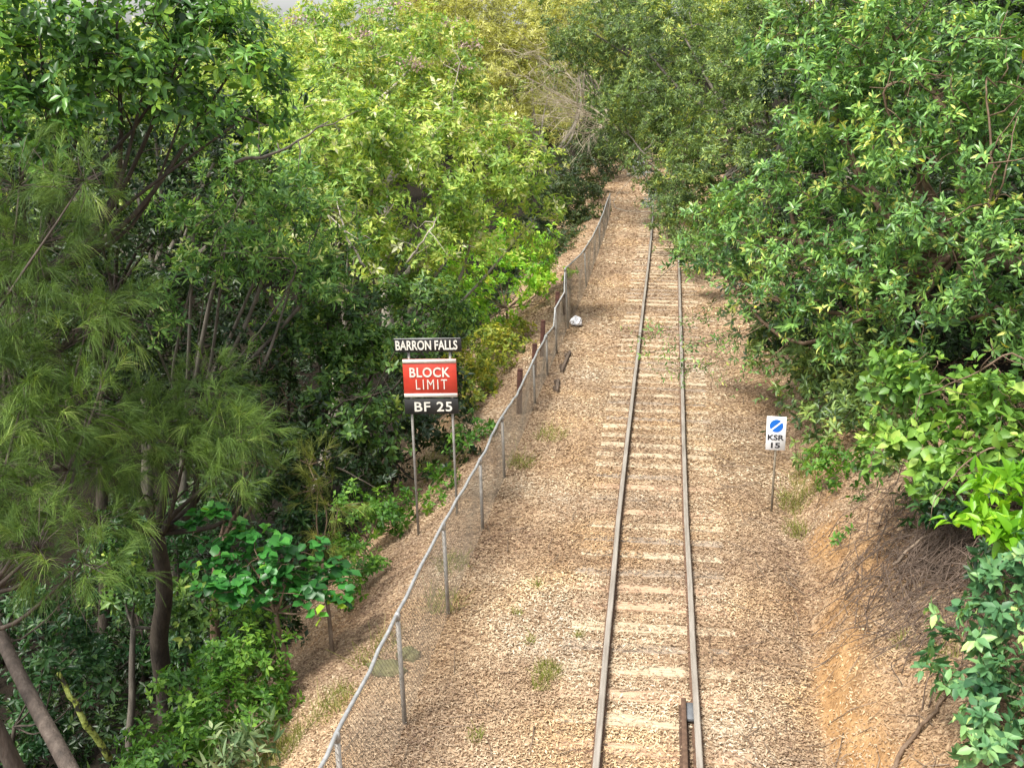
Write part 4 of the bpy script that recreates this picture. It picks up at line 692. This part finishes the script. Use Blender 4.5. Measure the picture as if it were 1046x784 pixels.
# ------------------------------------------------------------------ fence
M['galv'] = noise_mat('galvanised_pipe', [(.3, (.3, .3, .29)), (.6, (.45, .45, .44)), (.8, (.56, .56, .55))], 12, .5, metal=.45, bump=.05, spec=.5)
M['galv_dull'] = noise_mat('weathered_pipe', [(.3, (.2, .19, .17)), (.6, (.33, .31, .28)), (.8, (.42, .4, .37))], 10, .6, metal=.3, bump=.08)
M['wire'] = noise_mat('chain_link_wire', [(.3, (.12, .1, .075)), (.7, (.24, .2, .15))], 20, .6, metal=.3, bump=0)
TOP = [(-2.4, 1.5, 1.28), (-2.4, 4.2, 1.27), (-2.4, 6.5, 1.25), (-2.4, 8.15, 1.25), (-2.4, 10.44, 1.19), (-2.39, 12.96, 1.13), (-2.35, 15.68, 1.01), (-2.33, 17.93, .95), (-2.3, 20.01, .80), (-2.27, 22.17, .81), (-2.23, 24.42, .77), (-2.21, 26.1, .61), (-2.21, 26.36, .98), (-2.2, 28.85, .86), (-2.2, 29.0, 1.46), (-2.07, 34.57, 1.03), (-2.01, 41.78, .82), (-2.03, 50.87, .83)]
POSTS = [0, 1, 2, 3, 4, 5, 6, 7, 9, 10, 12, 14, 15, 16, 17]
BOTX = lambda y: float(np.interp(y, [8, 14, 20, 26, 34, 45, 52], [-2.36, -2.34, -2.26, -2.17, -1.98, -1.95, -2.0]))
fence = empty('chain_link_fence', (-2.35, 8, 0)); tag(fence, 'chain-link fence with galvanised top rail running along the gully edge', 'fence')
FO = np.array([-2.35, 8, 0])
for i in POSTS:
    tx, ty, tz = TOP[i]; b = np.array([BOTX(ty) + .01, ty - .02, float(gz(BOTX(ty), ty)) - .2]); tp = np.array([tx, ty, tz - .02])
    mb = MB().tube(np.array([b, tp]) - FO, .026, 10); p = mb.build('post', M['galv_dull'], fence, True)
    MB().tube(np.array([tp + [0, 0, -.05], tp + [0, 0, .01], tp + [0, 0, .035], tp + [0, 0, .045]]) - FO, np.array([.033, .033, .026, .01]), 10).build('post_cap', M['galv'], p, True)
path = smooth_path(np.array(TOP[:12]), 6); path2 = np.array(TOP[12:14]); path3 = smooth_path(np.array(TOP[14:]), 6)
full = np.concatenate([path, path2, path3])
wob_ = np.random.default_rng(9).normal(size=full.shape) * .006
MB().tube(full + wob_ - FO, .021, 9).build('top_rail', M['galv'], fence, True)
# woven wire: two families of slanting wires between the rail and the ground
seg = np.linalg.norm(np.diff(full, axis=0), axis=1); S_ = np.concatenate([[0], np.cumsum(np.abs(np.diff(full[:, 1])))])
def top_at(s): return np.array([np.interp(s, S_, full[:, k]) for k in range(3)])
def fpt(s, v):
    t = top_at(s); b = np.array([BOTX(t[1]), t[1], float(gz0(BOTX(t[1]), t[1])) + .0]); p = b + (t - b) * v
    p[0] += .018 * math.sin(s * 2.1) * math.sin(v * 3.14); return p
wires = []
pitch = .062
for fam in (1, -1):
    s = 2.0
    while s < S_[-1] - .05:
        run = 1.25; pts = []
        for v in (0, .5, 1):
            q = s + fam * (v - .5) * run
            if q < .2 or q > S_[-1]: pts = []; break
            pts.append(fpt(q, v) + np.array([fam * .002, 0, 0]))
        if pts: wires.append(tube(np.array(pts) - FO, [.0021] * 3, 3, cap=False))
        s += pitch if top_at(s)[1] < 30 else pitch * 1.4
link('chain_link_mesh', np_mesh('chain_link_mesh', *merge(wires), smooth=True), M['wire'], fence)

# old rusty posts just behind the fence
M['rust_post'] = noise_mat('rusty_steel', [(.3, (.035, .016, .012)), (.6, (.085, .035, .024)), (.8, (.15, .07, .045))], 12, .85, bump=.4)
for (x, y, zt, lab) in [(-2.5, 21.5, .78, 'dark rusty steel post nearest the sign behind the chain-link fence'),
                        (-2.5, 24.2, .62, 'rusty steel post topped by a fern sprig behind the chain-link fence'),
                        (-2.5, 26.0, .74, 'rusty steel post standing tallest above the sagging fence rail'),
                        (-2.36, 28.2, .98, 'rusty steel post hugging the step in the fence rail'),
                        (-2.36, 30.6, 1.0, 'farthest dark rusty post beside the raised fence panel')]:
    g = float(gz(x, y)); p = empty('rusty_post', (x, y, g), (0, .02, .1)); tag(p, lab, 'post', 'old rusty steel posts behind the fence')
    h = zt - g; mb = MB(); mb.box((0, 0, h / 2 - .15), (.012, .05, h / 2 + .15), bev=.004); mb.box((.02, -.052, h / 2 - .15), (.055, .009, h / 2 + .15), bev=.003); mb.box((.02, .052, h / 2 - .15), (.055, .009, h / 2 + .15), bev=.003)
    mb.build('post_bar', M['rust_post'], p)
    MB().box((.02, 0, h + .012), (.05, .066, .01), bev=.004).build('cap_plate', M['rust_post'], p)

# sunken timber edging beside the fence, and the hollow's planks
M['old_timber'] = noise_mat('old_timber', [(.3, (.05, .035, .025)), (.6, (.15, .11, .08)), (.8, (.26, .2, .15))], 6, .9, stretch=(6, .6, 6), bump=.6)
for (x, y, L, a, lab) in [(-1.86, 25.5, .85, -.03, 'longer dark timber edging board lying near the white plastic bag'), (-1.87, 23.45, .4, .06, 'short dark timber edging board nearer the sign')]:
    g = float(gz(x, y)); p = empty('edging_board', (x, y, g), (0, -.12, a)); tag(p, lab, 'timber edging')
    MB().box((0, 0, .02), (.035, L, .07), bev=.008).build('plank', M['old_timber'], p)
    mb = MB(); mb.box((-.06, L * .6, .0), (.03, .035, .12), bev=.006); mb.box((-.06, -L * .6, .0), (.03, .035, .12), bev=.006); mb.build('peg', M['old_timber'], p)

# ------------------------------------------------------------------ signs
def flat_paint(name, c, rough=.45, dirt=.12):
    return noise_mat(name, [(.3, tuple(v * (1 - dirt) for v in c)), (.7, c)], 5, rough, bump=.04, spec=.4)
M['white'] = flat_paint('white_paint', (.8, .76, .67), .5, .25); M['black'] = flat_paint('black_paint', (.035, .034, .033), .5, .55)
M['red'] = flat_paint('red_paint', (.62, .06, .035), .45, .28); M['blue'] = flat_paint('blue_paint', (.01, .15, .6), .4, .1)
M['sign_white'] = flat_paint('sign_white', (.82, .83, .84), .35, .06); M['ink'] = flat_paint('black_ink', (.03, .03, .035), .4, .1)
def text_mesh(s, w, h, bold=.02, depth=.003, spacing=1.0):
    cu = bpy.data.curves.new('lettering', 'FONT'); cu.body = s; cu.size = 1; cu.offset = bold; cu.space_character = spacing; cu.extrude = .02; cu.resolution_u = 4
    o = bpy.data.objects.new('tmp', cu); COL.objects.link(o); dg = bpy.context.evaluated_depsgraph_get(); dg.update()
    me = bpy.data.meshes.new_from_object(o.evaluated_get(dg)); bpy.data.objects.remove(o); bpy.data.curves.remove(cu)
    n = len(me.vertices); co = np.zeros(n * 3); me.vertices.foreach_get('co', co); co = co.reshape(-1, 3)
    mn, mx = co.min(0), co.max(0); co = (co - (mn + mx) / 2) * np.array([w / (mx[0] - mn[0]), h / (mx[1] - mn[1]), depth / max(mx[2] - mn[2], 1e-6)])
    me.vertices.foreach_set('co', np.stack([co[:, 0], -co[:, 2], co[:, 1]], 1).ravel()); me.update(); return me
def text(s, w, h, x, z, y, mat, parent, **k):
    me = text_mesh(s, w, h, **k); me.name = 'lettering'; return link('lettering', me, mat, parent, (x, y, z))
sg = empty('railway_sign', (-3.12, 16.2, -.42), (0, math.radians(-1.6), math.radians(4)))
tag(sg, 'red BLOCK LIMIT sign on two thin poles above the fence', 'sign')
for px in (-.315, .315):
    MB().tube(np.array([[px, .03, -.5], [px, .03, 3.0]]), .02, 10).build('pole', M['galv_dull'], sg, True)
def board(name, w, h, z, mat, x=0, th=.012):
    return MB().box((x, -.012, z), (w / 2, th, h / 2), bev=.004).build(name, mat, sg)
nb = board('name_board', 1.02, .215, 3.045, M['black'], -.01)
text('BARRON FALLS', .94, .15, -.03, 3.045, -.028, M['white'], nb, bold=.022)
MB().box((-.02, -.027, 3.147), (.5, .003, .006)).build('edge_strip', M['galv'], nb)
bb = board('block_board', .82, .6, 2.525, M['red'])
for z in (2.795, 2.255): MB().box((0, -.027, z), (.408, .004, .03)).build('white_stripe', M['white'], bb)
text('BLOCK', .62, .155, -.0, 2.62, -.03, M['white'], bb, bold=.02, spacing=1.08)
text('LIMIT', .48, .155, .02, 2.43, -.03, M['white'], bb, bold=-.004, spacing=1.3)
cb = board('code_board', .83, .24, 2.075, M['black'])
text('BF 25', .58, .155, .03, 2.075, -.03, M['white'], cb, bold=.015, spacing=1.1)
for z in (3.045, 2.525, 2.075):
    mb = MB()
    for px in (-.315, .315): mb.box((px, .028, z), (.03, .03, .02), bev=.004)
    mb.build('clamp', M['galv'], sg)

ks = empty('marker_sign', (2.13, 17.0, float(gz(2.13, 17.0))), (0, math.radians(-.9), math.radians(-3)))
tag(ks, 'small white KSR 15 marker with blue disc on a thin post', 'sign')
MB().tube(np.array([[-.01, .025, -.3], [.01, .025, 1.45]]), .019, 8).build('pole', noise_mat('brown_stake', [(.3, (.12, .095, .065)), (.7, (.26, .22, .16))], 10, .7), ks, True)
pl = MB().box((0, 0, 1.35), (.15, .006, .275), bev=.004).build('plate', M['sign_white'], ks)
a = np.linspace(0, 2 * math.pi, 41)[:-1]; dv = []
rr = .103; c45 = math.radians(42); gap = .014
for s in (1, -1):                                               # two half discs with a slanting gap
    th0 = np.linspace(math.asin(gap / rr), math.pi - math.asin(gap / rr), 22)
    pts = np.stack([rr * np.cos(th0), s * rr * np.sin(th0)], 1)
    pts = pts @ np.array([[math.cos(c45), math.sin(c45)], [-math.sin(c45), math.cos(c45)]])
    n = len(pts); V = [(p[0], -.0095, p[1] + 1.475) for p in pts] + [(p[0], -.0065, p[1] + 1.475) for p in pts]
    dv.append((V, [tuple(range(n))[::s], tuple(range(n, 2 * n))[::-s]] + [((i + 1) % n, i, n + i, n + (i + 1) % n)[::s] for i in range(n)]))
me = bpy.data.meshes.new('emblem'); V = dv[0][0] + dv[1][0]; o_ = len(dv[0][0]); me.from_pydata(V, [], dv[0][1] + [tuple(i + o_ for i in f) for f in dv[1][1]]); me.update()
link('emblem', me, M['blue'], pl)
text('KSR', .25, .09, 0, 1.285, -.009, M['ink'], pl, bold=.03)
text('15', .14, .09, .0, 1.155, -.009, M['ink'], pl, bold=.03)

# ------------------------------------------------------------------ small things
import bmesh
def lump(name, loc, scale, mat, label, cat, seed, amp, sub=3, crease=False):
    bm = bmesh.new(); bmesh.ops.create_icosphere(bm, subdivisions=sub, radius=1)
    for v in bm.verts:
        c = v.co.normalized(); k = float(fbm(c.x * 2.2 + seed, c.y * 2.2 + c.z * 1.7, seed)) - .5
        k2 = float(vn(c.x * 6 + seed, c.z * 6 - c.y * 4, seed + 5)) - .5
        v.co = c * (1 + amp * k * 2 + (amp * .7 * k2 if crease else amp * .2 * k2))
        v.co = Vector((v.co.x * scale[0], v.co.y * scale[1], max(v.co.z, -.45) * scale[2]))
    me = bpy.data.meshes.new(name); bm.to_mesh(me); bm.free(); o = link(name, me, mat, None, loc); return tag(o, label, cat)
lump('plastic_bag', (-1.9, 29.3, -.03), (.14, .15, .14), flat_paint('white_plastic', (.8, .8, .82), .35, .05), 'crumpled white plastic bag lying beside the fence', 'bag', 4, .45, 4, True)
M['moss'] = noise_mat('mossy_stone', [(.3, (.05, .05, .03)), (.5, (.12, .12, .05)), (.7, (.2, .18, .09))], 9, .9, bump=.6)
lump('mossy_stone', (-2.62, 11.85, float(gz(-2.62, 11.85)) + .02), (.15, .12, .11), M['moss'], 'mossy green stone just behind the fence post', 'stone', 8, .3)
lump('mossy_stone', (-2.82, 11.5, float(gz(-2.82, 11.5)) + .03), (.22, .14, .1), M['moss'], 'flat mossy stone lower on the litter slope', 'stone', 12, .3)
def stick(name, pts, r0, r1, mat, label, cat, seed, twigs=0):
    r = np.random.default_rng(seed); p = smooth_path(np.array(pts, float), 6); n = len(p); p = p + r.normal(size=p.shape) * r0 * .35
    parts = [tube(p, np.linspace(r0, r1, n), 8)]
    for q in range(twigs):
        i = r.integers(n // 3, n); e = p[i] + unit(r.normal(size=3) + np.array([0, 0, .4]) + unit(p[-1] - p[0]) * 1.2) * r.uniform(.15, .5) * max(1, r0 / .03)
        parts.append(tube(wavy(p[i], e, r, 4, .15), np.linspace(r1 * .8, r1 * .25, 4), 4))
    return tag(link(name, np_mesh(name, *merge(parts), smooth=True), mat), label, cat)
def onG(x, y, h=.03): return (x, y, float(gz(x, y)) + h)
stick('fallen_branch', [onG(2.4, 9.5), onG(2.75, 9.85, .05), onG(3.1, 10.2, .04), onG(3.35, 10.55, .06)], .028, .012, M['bark_brown'], 'brown dead branch lying on the orange clay at the bottom right', 'branch', 3, 4)
stick('fallen_branch', [onG(3.2, 13.2, .1), onG(3.55, 13.5, .12), onG(3.9, 13.6, .14), onG(4.3, 13.9, .1)], .02, .008, M['twig'], 'pale dead branch lying among the dry root tangle', 'branch', 4, 6)
stick('fallen_branch', [onG(2.35, 20.9), onG(2.6, 21.2, .05), onG(2.95, 21.5, .07)], .018, .008, M['bark_brown'], 'thin brown stick lying behind the white marker sign', 'branch', 5, 2)
# bare pale crown of a dead tree fallen across the edge of the cutting
rg = np.random.default_rng(31)
def dead_crown(name, base, tips, r0, label, nt_, sp):
    o = np.array(base, float); parts = []
    for tp in tips:
        tp = np.array(tp, float); pth = smooth_path(wavy(o, tp, rg, 5, .1), 4); n = len(pth)
        parts.append(tube(pth, np.linspace(r0, r0 * .25, n), 6)); L = np.linalg.norm(tp - o)
        for q in range(nt_):
            i = rg.integers(n // 5, n - 1); e = pth[i] + unit(unit(tp - o) * 1.3 + rg.normal(size=3) * .75) * L * rg.uniform(.12, .4)
            pp = smooth_path(wavy(pth[i], e, rg, 4, .16), 2); parts.append(tube(pp, np.linspace(r0 * .35, r0 * .12, len(pp)), 4))
            for z in range(3):
                e2 = e + unit(e - pth[i] + rg.normal(size=3) * .5 * np.linalg.norm(e - pth[i])) * L * rg.uniform(.05, .16)
                parts.append(tube(wavy(pp[len(pp) // 2], e2, rg, 3, .15), np.array([.16, .1, .06]) * r0, 3))
    return tag(link(name, np_mesh(name, *merge(parts), smooth=True), M['dead_wood']), label, 'dead tree')
dead_crown('dead_tree', (-2.17, 54.47, 3.75), [(-6.16, 52.83, 7.06), (-5.55, 54.12, 7.58), (-5.98, 52.48, 5.78), (-5.52, 51.18, 4.76), (-4.74, 50.92, 3.5), (-4.29, 54.26, 7.49), (-6.04, 53.71, 6.41), (-4.17, 50.93, 3.3), (-5.12, 51.42, 5.38), (-3.3, 50.92, 2.88), (-4.48, 51.72, 4.31)], .032, 'pale leafless dead tree crown slumped beside the far end of the line', 16, 1)
stick('lichen_trunk', [(-7.15, 11.76, -0.62), (-6.91, 11.74, -1.15), (-6.72, 12.03, -2.05)], .028, .05, M['lichen'], 'leaning dead trunk coated in yellow-green lichen in the dark hollow', 'dead trunk', 6, 0)


# ------------------------------------------------------------------ light, camera
SUN_EL, SUN_AZ = math.radians(60), math.radians(222)          # azimuth clockwise from +Y
w = bpy.data.worlds.new('World'); SC.world = w; w.use_nodes = True
nt = w.node_tree; bg = nt.nodes['Background']; sky = nt.nodes.new('ShaderNodeTexSky'); sky.sky_type = 'NISHITA'; sky.sun_disc = False
sky.sun_elevation = SUN_EL; sky.sun_rotation = SUN_AZ; sky.air_density = 1.0; sky.dust_density = 3.0; sky.ozone_density = 1.0
hs = nt.nodes.new('ShaderNodeHueSaturation'); hs.inputs['Saturation'].default_value = .25; hs.inputs['Value'].default_value = 1.15
nt.links.new(sky.outputs[0], hs.inputs['Color']); nt.links.new(hs.outputs[0], bg.inputs[0]); bg.inputs[1].default_value = .15
ld = bpy.data.lights.new('sun', 'SUN'); ld.energy = 2.7; ld.angle = math.radians(13); ld.color = (1, .95, .87)
so = bpy.data.objects.new('sun', ld); COL.objects.link(so)
sd = Vector((math.sin(SUN_AZ) * math.cos(SUN_EL), math.cos(SUN_AZ) * math.cos(SUN_EL), math.sin(SUN_EL)))
so.rotation_euler = sd.to_track_quat('Z', 'Y').to_euler(); so.location = sd * 60

cam = bpy.data.cameras.new('camera'); co = bpy.data.objects.new('camera', cam); COL.objects.link(co)
cam.sensor_width = 36; cam.lens = 36 * 1150 / 1046; cam.clip_end = 3000; cam.clip_start = .05
co.location = (.175, 0, 6.84); co.rotation_euler = (math.radians(90 - 16.33), 0, math.radians(7.416))
SC.camera = co
SC.view_settings.view_transform = 'Standard'; SC.view_settings.look = 'None'; SC.view_settings.gamma = 1
SC.view_settings.exposure = .97
SC.render.engine = 'CYCLES'
c = SC.cycles; c.max_bounces = 7; c.diffuse_bounces = 4; c.glossy_bounces = 2; c.transmission_bounces = 4; c.transparent_max_bounces = 4
c.use_denoising = True
try: c.denoiser = 'OPENIMAGEDENOISE'; c.denoising_input_passes = 'RGB_ALBEDO_NORMAL'
except Exception: pass
